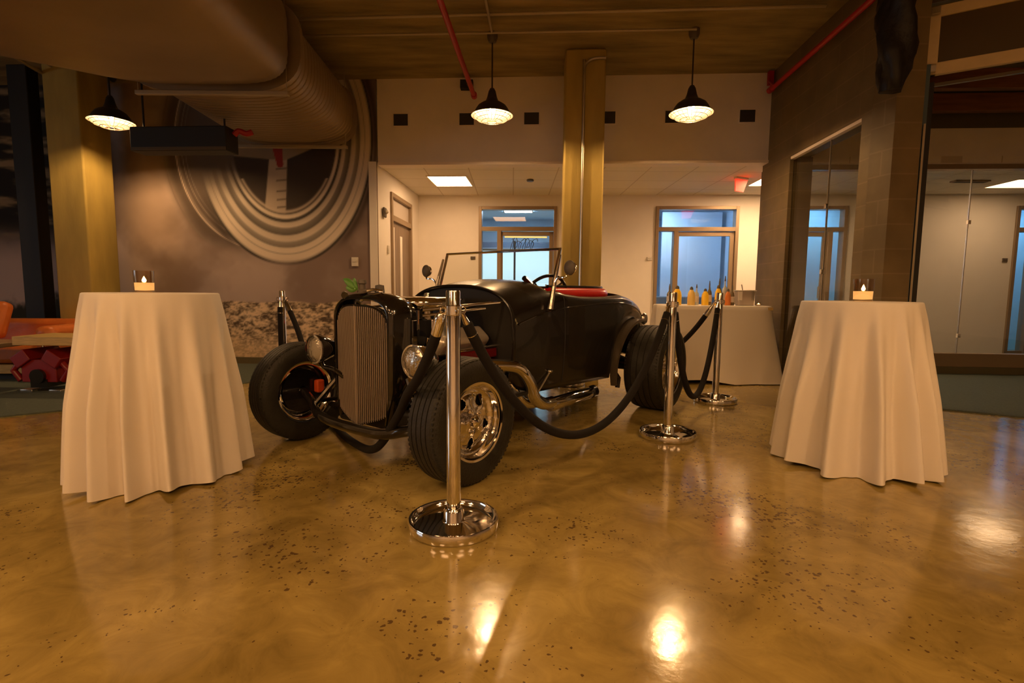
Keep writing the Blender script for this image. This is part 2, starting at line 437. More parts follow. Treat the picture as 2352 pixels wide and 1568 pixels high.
g = G(); wbox(g, -10.8, -1.80, 0, .09, 6.86, .05); struct(g.obj('baseboard_mural', 'baseboard_dark', smooth=False))
# outer shell behind and beside the camera
g = G(); g.box((-11, 1, CZ/2), (.1, 14, CZ)); struct(g.obj('wall_left', 'upper_wall', smooth=False))
g = G(); g.box((11, 3.2, CZ/2), (.1, 18.5, CZ)); struct(g.obj('wall_right', 'upper_wall', smooth=False))
g = G(); g.box((0, -6, CZ/2), (22, .1, CZ)); struct(g.obj('wall_front', 'upper_wall', smooth=False))

# ---- right side wall with glazed opening
def sp_(D, z, off=0): return Vector((3.195-.06*(6.708-D)+off, D, z))
def sbox(g, D0, D1, z0, z1, t=.22, off=0):
    P = []
    for z in (z0, z1): P += [sp_(D0, z, off), sp_(D0, z, off+t), sp_(D1, z, off+t), sp_(D1, z, off)]
    g.hexa(P)
g = G(); sbox(g, 6.08, 6.86, 0, 2.575, .26, -.01); sbox(g, 4.31, 4.76, 0, 2.575); sbox(g, 4.31, 6.86, 2.575, CZ)
a, b = Vector((3.05, 4.31, 0)), Vector((3.42, 4.61, 0)); n = Vector((-.05, .2, 0)); up = Vector((0, 0, CZ))
g.hexa([a, b, b+n, a+n, a+up, b+up, b+n+up, a+n+up])
struct(g.obj('wall_side', 'dark_block_wall', smooth=False))
g = G(); sbox(g, 4.76, 6.08, 2.545, 2.575, .05, -.005); struct(g.obj('trim_2', 'shelf_trim', smooth=False))
w = G(); sbox(w, 4.76, 5.30, .02, 2.55, .012, .03); sbox(w, 5.306, 6.08, .02, 2.55, .012, .03); wo = struct(w.obj('window_1', 'side_pane', smooth=False))
g = G()
for z in (.5, 1.25, 1.9): g.box(sp_(5.303, z, .02), (.03, .03, .05))
g.obj('glass_clip', 'chrome', wo, bevel=.004)
g = G(); sbox(g, 5.299, 5.307, .02, 2.55, .016, .026); g.obj('glass_joint', 'brushed_steel', wo)

# ---- storefront beyond the garage opening
g = G(); wbox(g, 3.5, 10.9, 2.66, 3.10, 7.05, .12); struct(g.obj('wall_header_right', 'upper_wall', smooth=False))
g = G(); wbox(g, 3.45, 10.9, 3.10, CZ, 7.06, .10); struct(g.obj('dark_void_sheet', 'baseboard_dark', smooth=False))  # dark sheet added in place of the unlit void above the header
g = G(); wbox(g, 3.5, 10.9, 2.60, 2.66, 7.03, .12); struct(g.obj('trim_3', 'bronze_frame', smooth=False))
g = G(); wbox(g, 3.5, 10.9, 0.10, .27, 7.04, .12); struct(g.obj('trim_4', 'bronze_frame', smooth=False))
g = G(); wbox(g, 3.5, 10.9, 0, .10, 7.00, .14); struct(g.obj('baseboard_right', 'baseboard_dark', smooth=False))
g = G()
for s0, s1 in ((3.5, 5.80), (5.808, 8.3), (8.308, 10.8)): wbox(g, s0, s1, .27, 2.60, 7.09, .012)
wo = struct(g.obj('window_2', 'pane', smooth=False))
g = G(); wbox(g, 5.80, 5.808, .27, 2.60, 7.085, .02); wbox(g, 8.30, 8.308, .27, 2.60, 7.085, .02); g.obj('glass_joint', 'brushed_steel', wo)
g = G(); [g.box(wp(5.804, 7.08, z), (.035, .03, .05)) for z in (.5, 1.95)]; g.obj('glass_clip', 'chrome', wo)

# dark timber joists over that side
for D, z in ((5.3, 3.38), (6.1, 3.34), (6.7, 3.30)):
    g = G(); wbox(g, 4.1, 10.9, z-.10, z+.10, D, .10); tag(g.obj('ceiling_joist', 'joist_wood', bevel=.004), {5.3: 'dark timber joist nearest the raised garage door', 6.1: 'middle reddish timber joist beyond the garage opening', 6.7: 'reddish timber joist just in front of the right storefront header'}[D], 'joist', 'joists beyond the garage opening')
g = G(); g.tube([(6.3, 5.55, 3.32), (6.9, 4.95, 3.6)], .05, 8); tag(g.obj('diagonal_brace', 'joist_wood'), 'short diagonal timber brace under the joists at upper right', 'brace')

# ---- carpets
g = G(); g.prism([(-10.9, 2.3), (-4.75, 3.45), (-4.04, 4.02), (-3.72, 4.27), (-2.94, 5.50), (-2.82, 5.80), (-2.70, 6.98), (-10.9, 7.47)], .0, .012)
tag(g.obj('carpet', 'carpet', smooth=False), 'grey green carpet under the orange sofa on the left', 'carpet')
g = G(); g.prism([(3.55, 4.77), (3.83, 4.60), (4.32, 4.295), (6.8, 2.76), (10.9, .3), (10.9, 6.35), (3.5, 6.79)], .0, .012)
tag(g.obj('carpet', 'carpet', smooth=False), 'grey green carpet beyond the garage opening on the right', 'carpet')
g = G(); g.hexa([wp(3.5, 7.2, 0), wp(10.8, 7.2, 0), wp(10.8, 9.19, 0), wp(3.5, 9.19, 0)] + [wp(3.5, 7.2, .012), wp(10.8, 7.2, .012), wp(10.8, 9.19, .012), wp(3.5, 9.19, .012)])
tag(g.obj('carpet', 'carpet', smooth=False), 'grey carpet in the corridor behind the storefront glass', 'carpet')
# ---- columns
g = G(); wbox(g, .575, 1.03, 0, CZ, 6.15, .42); tag(g.obj('column', 'column_concrete', bevel=.02), 'yellow brown concrete column in the middle behind the roadster', 'column', 'concrete columns')
g = G(); wbox(g, -5.62, -5.17, 0, CZ, 6.10, .44); tag(g.obj('column', 'column_concrete', bevel=.02), 'yellow brown concrete column behind the left cocktail table', 'column', 'concrete columns')
g = G(); wbox(g, -6.24, -5.98, 0, CZ, 6.28, .16); tag(g.obj('wall_post', 'dark_post', bevel=.01), 'black upright post left of the left concrete column', 'post')

# ---- doors in the recess wall
def door(n, s0, s1, side, flip=False, ztop=2.49):
    g = G(); f = .055
    wbox(g, s0, s0+f, 0, ztop, 9.17, .16); wbox(g, s1-f, s1, 0, ztop, 9.17, .16); wbox(g, s0+f, s1-f, ztop-f, ztop, 9.17, .16)
    wbox(g, s0+f, s1-f, 2.07, 2.14, 9.17, .16)
    m = s0+f+side if not flip else s1-f-side
    wbox(g, m, m+.07, 0, 2.07, 9.17, .16)
    fr = struct(g.obj(f'door_{n}', 'bronze_frame', bevel=.004))
    g = G(); wbox(g, s0+f, s1-f, 2.14, ztop-f, 9.24, .01); g.obj('transom_pane', 'pane', fr, smooth=False)
    a, b = (m+.07, s1-f) if not flip else (s0+f, m)
    c, d = (s0+f, m) if not flip else (m+.07, s1-f)
    g = G(); wbox(g, c, d, .1, 2.07, 9.24, .01); g.obj('sidelight_pane', 'pane', fr, smooth=False)
    g = G(); wbox(g, c, d, 0, .1, 9.20, .06); g.obj('sidelight_rail', 'bronze_frame', fr, smooth=False)
    g = G(); k = .07
    wbox(g, a, a+k*.4, 0, 2.06, 9.21, .045); wbox(g, b-k, b, 0, 2.06, 9.21, .045); wbox(g, a, b, 1.99, 2.06, 9.21, .045); wbox(g, a, b, 0, .2, 9.21, .045)
    lf = g.obj('door_leaf', 'bronze_frame', fr, bevel=.003)
    g = G(); wbox(g, a+k*.4, b-k, .2, 1.99, 9.23, .01); g.obj('door_pane', 'pane', lf, smooth=False)
    g = G(); g.tube([wp(b-.12, 9.17, .95), wp(b-.12, 9.17, 1.15)], .012, 8); g.obj('door_handle', 'brushed_steel', lf)
    return fr
door(1, -.60, .76, .27)
door(2, 2.44, 3.83, .26)
door(3, 4.45, 5.60, .24, flip=True)
door(4, 8.27, 9.5, .25)
# side doorway of the recess
g = G()
def lb(D0, D1, z0, z1, t, off): lbox(g, D0, D1, z0, z1, t, off)
lb(7.60, 7.66, 0, 2.43, .14, .03); lb(8.68, 8.74, 0, 2.43, .14, .03); lb(7.66, 8.68, 2.37, 2.43, .14, .03); lb(7.66, 8.68, 2.03, 2.11, .14, .03)
fr = struct(g.obj('door_5', 'bronze_frame', bevel=.004))
g = G(); lbox(g, 7.66, 8.68, .01, 2.03, .05, -.01); lf = g.obj('door_leaf', 'door_wood', fr)
g = G(); lbox(g, 7.74, 7.80, .1, 1.95, .02, .0); lbox(g, 8.10, 8.22, .1, 1.85, .02, .0); g.obj('door_stile', 'white_wall', lf)
g = G(); lbox(g, 7.66, 8.68, 2.11, 2.37, .02, -.02); g.obj('transom_pane', 'frosted', fr)

# ---- cool rooms behind the doors
g = G(); g.hexa([wp(-4, 12.6, 0), wp(10.8, 12.6, 0), wp(10.8, 12.7, 0), wp(-4, 12.7, 0), wp(-4, 12.6, 2.8), wp(10.8, 12.6, 2.8), wp(10.8, 12.7, 2.8), wp(-4, 12.7, 2.8)])
struct(g.obj('wall_office_back', 'cool_wall', smooth=False))
g = G(); g.hexa([wp(-4, 9.32, 2.72), wp(10.8, 9.32, 2.72), wp(10.8, 12.7, 2.72), wp(-4, 12.7, 2.72), wp(-4, 9.32, 2.8), wp(10.8, 9.32, 2.8), wp(10.8, 12.7, 2.8), wp(-4, 12.7, 2.8)])
struct(g.obj('ceiling_office', 'cool_wall', smooth=False))
for i, s in enumerate((-2.6, 2.2, 4.15, 7.9)):
    g = G(); a = wp(s, 9.33, 0); g.box((a.x+.1, 10.98, 1.35), (.1, 3.25, 2.72)); struct(g.obj(('wall_office_a', 'wall_office_b', 'wall_office_c', 'wall_office_d')[i], 'cool_wall', smooth=False))
# blank partition seen behind the second door, blue partition behind the third
g = G(); wbox(g, 2.95, 4.1, 0, 2.6, 10.6, .06); struct(g.obj('wall_partition_a', 'cool_wall', smooth=False))
g = G(); wbox(g, 4.3, 7.8, 0, 2.6, 10.4, .06); struct(g.obj('wall_partition_b', 'cool_wall_blue', smooth=False))
g = G(); wbox(g, 8.0, 10.7, 0, 2.6, 10.4, .06); struct(g.obj('wall_partition_c', 'cool_wall_blue', smooth=False))
def ceil_light(c, sx, sy, m, z, label, cat='ceiling light', grp='square ceiling lights'):
    t = thing('ceiling_light', label, cat, (c[0], c[1], z), -.06, grp)
    g = G(); f = .02
    for dx, dy, w, h in ((0, sy/2, sx+f, f), (0, -sy/2, sx+f, f), (sx/2, 0, f, sy-f), (-sx/2, 0, f, sy-f)): g.box((dx, dy, -.006), (w, h, .012))
    g.obj('frame', 'shelf_trim', t); g = G(); g.box((0, 0, -.004), (sx-f, sy-f, .006)); g.obj('diffuser', m, t, smooth=False)
    return t
ceil_light((-.95, 8.06), .58, .72, 'light_panel', 2.68, 'lit square ceiling light over the recess left of the middle column')
ceil_light((3.92, 7.87), .66, .60, 'light_panel_bright', 2.68, 'lit square ceiling light beside the red exit sign')
ceil_light((7.55, 7.87), .66, .60, 'light_panel_dim', 2.68, 'lit square ceiling light at the far right behind the storefront glass')
for s, D, lab in ((.1, 11.0, 'assumed cool white ceiling light in the room behind the first glass door'), (2.75, 9.95, 'assumed cool white ceiling light in the room behind the second glass door'), (5.6, 9.85, 'assumed cool white ceiling light in the room behind the third glass door'), (9.0, 9.85, 'assumed cool white ceiling light in the room at the far right edge')):
    p = wp(s, D, 0); ceil_light((p.x, p.y), .6, .6, 'cool_panel', 2.70, lab, grp='office ceiling lights')  # unseen fixtures assumed in these rooms to give their cool light
for x_, y_ in ((-4.2, -1.4), (-1.4, -1.4), (1.4, -1.4), (4.2, -1.4), (-2.8, -4.2), (2.8, -4.2)):  # panels added out of view as warm fill from the camera side
    ceil_light((x_, y_), 1.2, 1.2, 'fill_panel', CZ, 'added warm fill panel behind the camera, out of view')
# pale window at the back of the first room and the second
def bwin(n, s0, s1, z0, z1, D):
    g = G(); f = .05
    wbox(g, s0-f, s1+f, z1, z1+f, D, .05); wbox(g, s0-f, s1+f, z0-f, z0, D, .05); wbox(g, s0-f, s0, z0, z1, D, .05); wbox(g, s1, s1+f, z0, z1, D, .05)
    o = struct(g.obj(f'window_{n}', 'bronze_frame')); g = G(); wbox(g, s0, s1, z0, z1, D+.03, .01); g.obj('daylight_pane', 'cool_window', o, smooth=False)
bwin(3, -1.9, 1.5, .75, 1.98, 12.5); bwin(4, 2.3, 2.95, .95, 1.98, 12.5)
g = G(); wbox(g, -1.0, 1.3, 1.98, 2.10, 11.6, .06); tag(g.obj('shelf_rail', 'slate_blue'), 'dark horizontal rail seen through the first glass door', 'rail')
g = G(); wbox(g, .02, .06, 0, 2.10, 11.3, .04); tag(g.obj('inner_post', 'dark_post'), 'thin black upright post behind the first glass door', 'post')
g = G(); wbox(g, 2.4, 4.1, 0, .95, 10.1, .4); tag(g.obj('office_cabinet', 'slate_blue', bevel=.02), 'slate blue low cabinet behind the second glass door', 'cabinet')
# looping script of the sign behind the first door
t = thing('script_sign', 'looping black wire script sign with a gold bar behind the first glass door', 'sign', wp(.21, 10.6, 1.96))
g = G(); pts = []
for i in range(240):
    u = i/239*1.0; a = u*2*PI*6.2
    pts.append((-.26+.50*u+.05*math.sin(a*1.0+.6), 0, .10*math.cos(a)*(1+.35*math.sin(a*.37))+.02*math.sin(a*2.3)))
g.tube(pts, .006, 6); g.obj('script', 'neon_sign', t)
g = G(); g.box((0.05, 0, .15), (.85, .02, .03)); g.obj('bar', 'neon_gold', t)
# slanted black rounded silhouette low behind door (office chair backs)
for x_, lab in ((-.42, 'dark rounded chair back low behind the first glass door, at its left'),):
    t = thing('office_chair', lab, 'chair', wp(x_, 9.9, 0))
    g = G(); g.sphere((0, 0, .98), .22, 16, (1, .3, .75)); g.obj('backrest', 'black_matte', t)
    g = G(); g.lathe([(.02, .06), (.02, .5), (.22, .5), (.22, .56), (.02, .57)], 16); g.obj('seat', 'black_matte', t)
    g = G(); g.tube([(0, .12, .55), (0, .12, .95)], .02, 8); g.obj('back_bar', 'black_matte', t)
    g = G()
    for k in range(5): g.tube([(0, 0, .08), (.26*math.cos(k*1.257), .26*math.sin(k*1.257), .03)], .02, 8)
    g.obj('foot_star', 'black_matte', t)

# ---- vents, readers and other wall devices
for i, (s, lab) in enumerate(((-1.467, 'leftmost square vent in the upper wall'), (-.608, 'square vent in the upper wall just left of the first pendant lamp'), (.226, 'square vent in the upper wall left of the middle column'), (1.19, 'square vent partly hidden by the right edge of the middle column'), (1.998, 'square vent in the upper wall behind the right pendant lamp'), (2.912, 'rightmost square vent in the upper wall'))):
    t = thing('wall_vent', lab, 'vent', wp(s, 6.895, 3.225), -.06, 'vents in the upper wall')
    g = G(); g.box((0, 0, 0), (.19, .012, .15)); g.obj('grille', 'vent_dark', t)
    g = G()
    for dx, dz, w, h in ((0, .08, .21, .012), (0, -.08, .21, .012), (.10, 0, .012, .15), (-.10, 0, .012, .15)): g.box((dx, -.004, dz), (w, .014, h))
    g.obj('frame', 'upper_wall', t)
for s, D, z, w, h, m, lab, nm in ((-.70, 9.19, 1.604, .085, .05, 'device_dark', 'small card reader left of the first glass door', 'card_reader'), (2.36, 9.19, 1.604, .085, .06, 'device_white', 'small card reader left of the second glass door', 'card_reader'), (8.16, 9.19, 1.61, .08, .06, 'device_dark', 'small card reader beside the blue door at the far right', 'card_reader'), (5.75, 9.19, 1.62, .06, .05, 'device_dark', 'small card reader seen through the side wall glass', 'card_reader'), (-2.11, 6.885, 1.40, .09, .12, 'device_white', 'pale light switch plate on the mural wall', 'switch_plate')):
    g = G(); g.box(wp(s, D, z), (w, .02, h)); g.box(wp(s, D-.012, z+h*.15), (w*.7, .01, h*.35)); tag(g.obj(nm, m, bevel=.004), lab, 'wall device')
t = thing('fire_alarm_strobe', 'small fire alarm strobe on the white wall left of the side door', 'alarm', lp(7.25, 2.085, .01))
g = G(); g.box((.015, 0, 0), (.03, .12, .13)); g.obj('housing', 'device_dark', t, bevel=.01); g = G(); g.sphere((.04, 0, .01), .03, 12); g.obj('strobe_lens', 'device_white', t)
g = G(); g.box(lp(7.45, 1.60, .01), (.02, .07, .11)); tag(g.obj('switch_plate', 'device_white', bevel=.004), 'light switch plate on the white wall below the strobe', 'wall device')
g = G(); g.lathe([(.0, 0), (.05, 0), (.055, .02), (.045, .03), (0, .03)], 20, (.25, 7.9, 2.65)); tag(g.obj('smoke_detector', 'device_dark'), 'small round detector on the recess ceiling', 'detector')
t = thing('ceiling_vent', 'dark slotted ceiling vent behind the storefront glass', 'vent', (6.64, 7.74, 2.68))
g = G(); g.box((0, 0, -.01), (.5, .12, .02)); g.obj('frame', 'bronze_frame', t); g = G(); [g.box((0, d, -.022), (.46, .015, .006)) for d in (-.03, 0, .03)]; g.obj('slat', 'vent_dark', t)
# exit sign
t = thing('exit_sign', 'glowing red exit sign hanging from the recess ceiling', 'sign', (3.28, 7.66, 2.68), .5)
g = G(); g.box((0, 0, -.015), (.26, .05, .03)); g.obj('canopy', 'device_white', t)
g = G(); g.hexa([(-.12, -.006, -.20), (.05, -.006, -.20), (.05, .006, -.20), (-.12, .006, -.20), (-.13, -.006, -.03), (.13, -.006, -.03), (.13, .006, -.03), (-.13, .006, -.03)]); g.obj('lit_panel', 'exit_red', t, smooth=False)

# ---- pipes and conduits on the ceiling
def pipe(name, pts, r, m, lab, cat='pipe', grp=None):
    g = G(); g.tube(pts, r, 10); return tag(g.obj(name, m), lab, cat, grp)
pipe('conduit', [(-2.6, 5.47, 3.70), (2.9, 5.12, 3.70)], .016, 'pipe_grey', 'thin conduit across the ceiling, the one nearer the camera', 'conduit', 'ceiling conduits')
pipe('conduit', [(-2.5, 5.76, 3.68), (1.84, 5.53, 3.68)], .013, 'pipe_grey', 'thin conduit across the ceiling that ends at the right pendant lamp', 'conduit', 'ceiling conduits')
pipe('conduit', [(-.235, 5.62, 3.68), (-.47, 1.6, 3.68)], .013, 'pipe_grey', 'thin conduit running from the first pendant lamp towards the camera', 'conduit', 'ceiling conduits')
pipe('conduit', [(-5.62, 7.0, 3.64), (-4.6, 2.6, 3.64)], .02, 'pipe_grey', 'upper of the two conduits in the top left corner', 'conduit', 'ceiling conduits')
pipe('conduit', [(-5.72, 6.95, 3.56), (-4.85, 2.6, 3.56)], .02, 'pipe_grey', 'lower of the two conduits in the top left corner', 'conduit', 'ceiling conduits')
pipe('conduit', [(-2.55, 3.95, 3.66), (-4.45, 6.13, 3.66), (-5.1, 6.88, 3.66)], .035, 'black_matte', 'black slanting strut above the left pendant lamp', 'conduit')
pipe('conduit', smoothpath([wp(.785, 6.13, .02), wp(.785, 6.13, 3.3), wp(.785, 6.13, 3.52), wp(.84, 6.13, 3.60), wp(.92, 6.12, 3.62), wp(1.02, 6.12, 3.62)], 6), .016, 'brushed_steel', 'grey conduit running up the middle concrete column', 'conduit')
d = Vector((.06, 1, 0))
t = thing('sprinkler_pipe', 'red sprinkler pipe crossing the ceiling left of the first pendant lamp', 'pipe', (0, 0, 0), 0, 'red sprinkler pipes')
g = G(); e = Vector((-.475, 6.42, 3.33)); g.tube([e, e-d*4.2], .027, 12); g.obj('pipe', 'pipe_red', t)
g = G(); g.lathe([(0, 0), (.036, 0), (.036, .07), (0, .07)], 14, e+Vector((0, -.06, 0)), 'y'); g.obj('end_cap', 'pipe_red', t)
g = G(); g.box((-.60, 6.86, 3.62), (.16, .10, .10)); g.tube([(-.60, 6.80, 3.62), (-.50, 6.3, 3.36)], .012, 8); g.obj('bracket', 'dark_post', t)
t = thing('sprinkler_pipe', 'red sprinkler pipe along the top of the dark side wall', 'pipe', (0, 0, 0), 0, 'red sprinkler pipes')
g = G(); e = Vector((3.08, 6.52, 3.46)); g.tube([e, e-d*4.0], .027, 12); g.obj('pipe', 'pipe_red', t)
g = G(); g.lathe([(0, 0), (.036, 0), (.036, .07), (0, .07)], 14, e+Vector((0, -.06, 0)), 'y'); g.obj('end_cap', 'pipe_red', t)
g = G(); g.box((3.13, 6.62, 3.64), (.06, .05, .16)); g.tube([(3.1, 6.60, 3.60), (3.07, 6.4, 3.47)], .012, 8); g.obj('bracket', 'pipe_red', t)

# ---- air duct
def ering(cx, cy, cz, w, h, n=48, ex=3.2):
    R = []
    for k in range(n):
        a = 2*PI*k/n; c, s_ = math.cos(a), math.sin(a)
        R.append((cx+w*math.copysign(abs(c)**(2/ex), c), cy, cz+h*math.copysign(abs(s_)**(2/ex), s_)))
    return R
t = thing('air_duct', 'large oval sheet metal air duct hanging at upper left', 'duct')
g = G(); rings = []
N = 184
for i in range(N+1):
    u = i/N; y = 4.86+1.84*u; b = -.012 if i % 8 == 0 else 0
    rings.append(ering(-2.70-.06*u, y, 3.20, .74+.03*u+b, .385+b))
g.loft(rings); g.obj('ribbed_duct', 'duct_metal', t, ang=70)
g = G(); rings = []
for y, cx, w, z, h in ((4.86, -2.70, .76, 3.20, .40), (4.6, -2.80, .86, 3.20, .42), (4.2, -3.05, 1.13, 3.20, .44), (3.7, -3.35, 1.45, 3.18, .46), (3.2, -3.55, 1.70, 3.16, .48), (2.6, -3.6, 1.8, 3.16, .48), (2.2, -3.6, 1.8, 3.16, .48)):
    rings.append(ering(cx, y, z, w, h, ex=4.5))
g.loft(rings); g.obj('plenum', 'duct_metal', t, ang=70, sub=1)
g = G(); g.loft([ering(-2.70, 4.84, 3.20, .80, .43), ering(-2.70, 4.90, 3.20, .80, .43)]); g.obj('flange', 'duct_metal', t)
g = G(); g.loft([ering(-2.76, 6.66, 3.20, .80, .41), ering(-2.76, 6.74, 3.20, .80, .41)]); g.obj('flange', 'duct_metal', t)
g = G(); g.box((-2.68, 4.80, 2.755), (1.36, .04, .035)); g.obj('hanger_bar', 'pipe_grey', t, bevel=.004)
g = G(); g.box((-2.80, 6.60, 2.775), (1.50, .05, .035)); g.obj('hanger_bar', 'pipe_grey', t, bevel=.004)
for x_, y_ in ((-2.02, 4.80), (-3.34, 4.80), (-2.07, 6.6), (-3.53, 6.6)):
    g = G(); g.tube([(x_, y_, 2.75), (x_, y_, CZ)], .004, 6); g.obj('hanger_rod', 'pipe_grey', t)
# black unit under the duct
t = thing('projector_screen_case', 'long black box hanging below the duct beside the left pendant lamp', 'box', (-3.53, 5.75, 2.60), -.06)
g = G(); g.box((0, 0, 0), (1.06, .22, .25)); g.obj('case', 'black_matte', t, bevel=.012)
g = G(); g.box((0, -.113, -.105), (1.04, .012, .03)); g.obj('bottom_strip', 'brown_panel', t)
g = G(); g.tube([(-.45, 0, .12), (-.45, 0, CZ-2.6)], .01, 8); g.obj('hanger_rod', 'black_matte', t)
g = G(); g.tube([(.45, 0, .12), (.45, 0, .28)], .01, 8); g.obj('hanger_rod', 'black_matte', t)
g = G(); g.tube(smoothpath([(-2.98, 5.72, 2.66), (-2.93, 5.72, 2.70), (-2.86, 5.74, 2.68), (-2.80, 5.75, 2.70)], 4), .03, 8); tag(g.obj('valve', 'pipe_red'), 'small red valve at the right end of the black box', 'valve')

# ---- pendant lamps
def make_lamp():
    t = thing('pendant_lamp', 'x', 'lamp', (0, 0, 0), 0, 'industrial pendant lamps')
    # z = 0 at the shade rim
    rise = CZ-2.90
    g = G(); g.lathe([(.0, rise), (.055, rise), (.055, rise-.05), (.04, rise-.09), (.0, rise-.10)], 20); g.obj('canopy', 'device_dark', t)
    g = G(); g.tube([(0, 0, .26), (0, 0, rise-.08)], .008, 8); g.obj('stem', 'lamp_black', t)
    prof = [(.008, .285), (.022, .28), (.038, .25), (.052, .19), (.070, .145), (.105, .128), (.150, .098), (.175, .062), (.185, .040), (.222, .004), (.225, 0)]
    g = G(); g.lathe(prof, 48); g.obj('shade', 'lamp_black', t, ang=50)
    g = G(); g.lathe([(.010, .16), (.066, .142), (.100, .122), (.145, .093), (.170, .058), (.180, .037), (.218, .002), (.224, -.003), (.225, 0)], 48); g.obj('reflector', 'lamp_white', t, ang=50)
    g = G(); g.sphere((0, 0, .085), .036, 16, (1, 1, 1.15)); g.obj('bulb', 'bulb', t)
    g = G(); g.lathe([(.018, .11), (.024, .13), (.024, .16)], 16); g.obj('socket', 'device_dark', t)
    g = G()
    for r, z in ((.200, -.012), (.165, -.040), (.110, -.060), (.05, -.068)):
        g.tube([(r*math.cos(2*PI*k/32), r*math.sin(2*PI*k/32), z) for k in range(32)], .0028, 6, closed=True)
    for k in range(24):
        a = 2*PI*k/24; g.tube([(r*math.cos(a), r*math.sin(a), z) for r, z in ((.218, .0), (.200, -.012), (.165, -.040), (.110, -.060), (.05, -.068))], .0022, 5)
    g.obj('wire_guard', 'guard_steel', t)
    return t
lamp = make_lamp(); LZ = 2.90
lamp.location = (-.235, 5.78, LZ); lamp['label'] = 'lit black pendant lamp with wire guard left of the middle column'
dup(lamp, (1.86, 5.66, LZ), label='lit black pendant lamp with wire guard right of the middle column')
dup(lamp, (-4.47, 5.97, LZ-.04), label='lit pendant lamp hanging before the left concrete column')
for i, (x_, y_) in enumerate(((-2.3, .9), (1.95, .7), (-4.4, -1.6), (-.2, -2.0), (4.0, -1.8))):  # lamps assumed out of view, added to light the table cloths from the front
    dup(lamp, (x_, y_, LZ), label='assumed pendant lamp out of view, added for front light')

# ---- raised garage door on the right
g0 = Vector((3.575, 4.757, 0)); gd = Vector((.851, -.525, 0)); gn = Vector((.525, .851, 0))
def gbox(g, a0, a1, z0, z1, t=.05, off=0):
    P = []
    for z in (z0, z1):
        for aa, oo in ((a0, off), (a1, off), (a1, off+t), (a0, off+t)): P.append(g0+gd*aa+gn*oo+Vector((0, 0, z)))
    g.hexa(P)
t = thing('garage_door', 'raised glazed garage door with pale frame at top right', 'garage door')
g = G(); gbox(g, -.035, .10, 2.93, 3.50); gbox(g, .02, 6.2, 2.93, 3.03); gbox(g, .02, 6.2, 3.41, 3.50)
for k in (1.6, 3.1, 4.6): gbox(g, k, k+.08, 3.03, 3.41)
g.obj('section_frame', 'pale_garage_frame', t, bevel=.006)
g = G(); gbox(g, .02, 6.2, 3.03, 3.41, .02, .02); g.obj('glazing', 'brown_panel', t, smooth=False)
g = G(); gbox(g, .02, 6.2, 3.53, 3.58); gbox(g, .02, 6.2, 2.85, 2.875, .03, .06); g.obj('lower_seal', 'brown_panel', t)
g = G(); [gbox(g, .03, .09, z, z+.05, .03, -.03) for z in (2.95, 3.43)]; g.obj('hinge', 'brushed_steel', t)
t = thing('garage_door_track', 'metal garage door track and jamb right of the dark side wall', 'track')
g = G(); gbox(g, -.055, -.025, 0, 2.95, .05, -.14); g.obj('rail', 'pipe_grey', t)
g = G(); gbox(g, -.035, .05, 0, 3.0, .05, -.07); g.obj('jamb', 'slate_blue', t)
g = G(); gbox(g, .05, .085, 0, 2.85, .06, -.06); g.obj('black_seal', 'dark_post', t)
g = G(); gbox(g, .03, .045, 0, 2.5, .03, -.10); g.obj('inner_rail', 'pipe_grey', t)
q = g0+gd*-.04+gn*-.12
g = G(); g.tube(smoothpath([q+Vector((0, 0, 2.9)), q+Vector((-.01, -.01, 3.2)), q+Vector((-.06, -.09, 3.42)), q+Vector((-.14, -.22, 3.53)), q+Vector((-.35, -.6, 3.6))], 6), .016, 8); g.obj('curved_rail', 'pipe_grey', t)
g = G(); rings = []
for i in range(16):
    z = 2.56+1.19*i/15; r0 = .115*(.62+.38*min(1, i/3)); rr = random.Random(i)
    rings.append([(2.86+(r0*(1+.22*math.sin(3*a+i*.9)+.10*math.sin(7*a-i*1.7)))*math.cos(a), 4.10+(r0*(1+.2*math.sin(3*a+i*.9)))*math.sin(a), z) for a in [2*PI*k/28 for k in range(28)]])
g.loft(rings); tag(g.obj('wrapped_motor', 'black_wrap', ang=80), 'crumpled black wrapped bundle beside the garage door track at top', 'bundle')

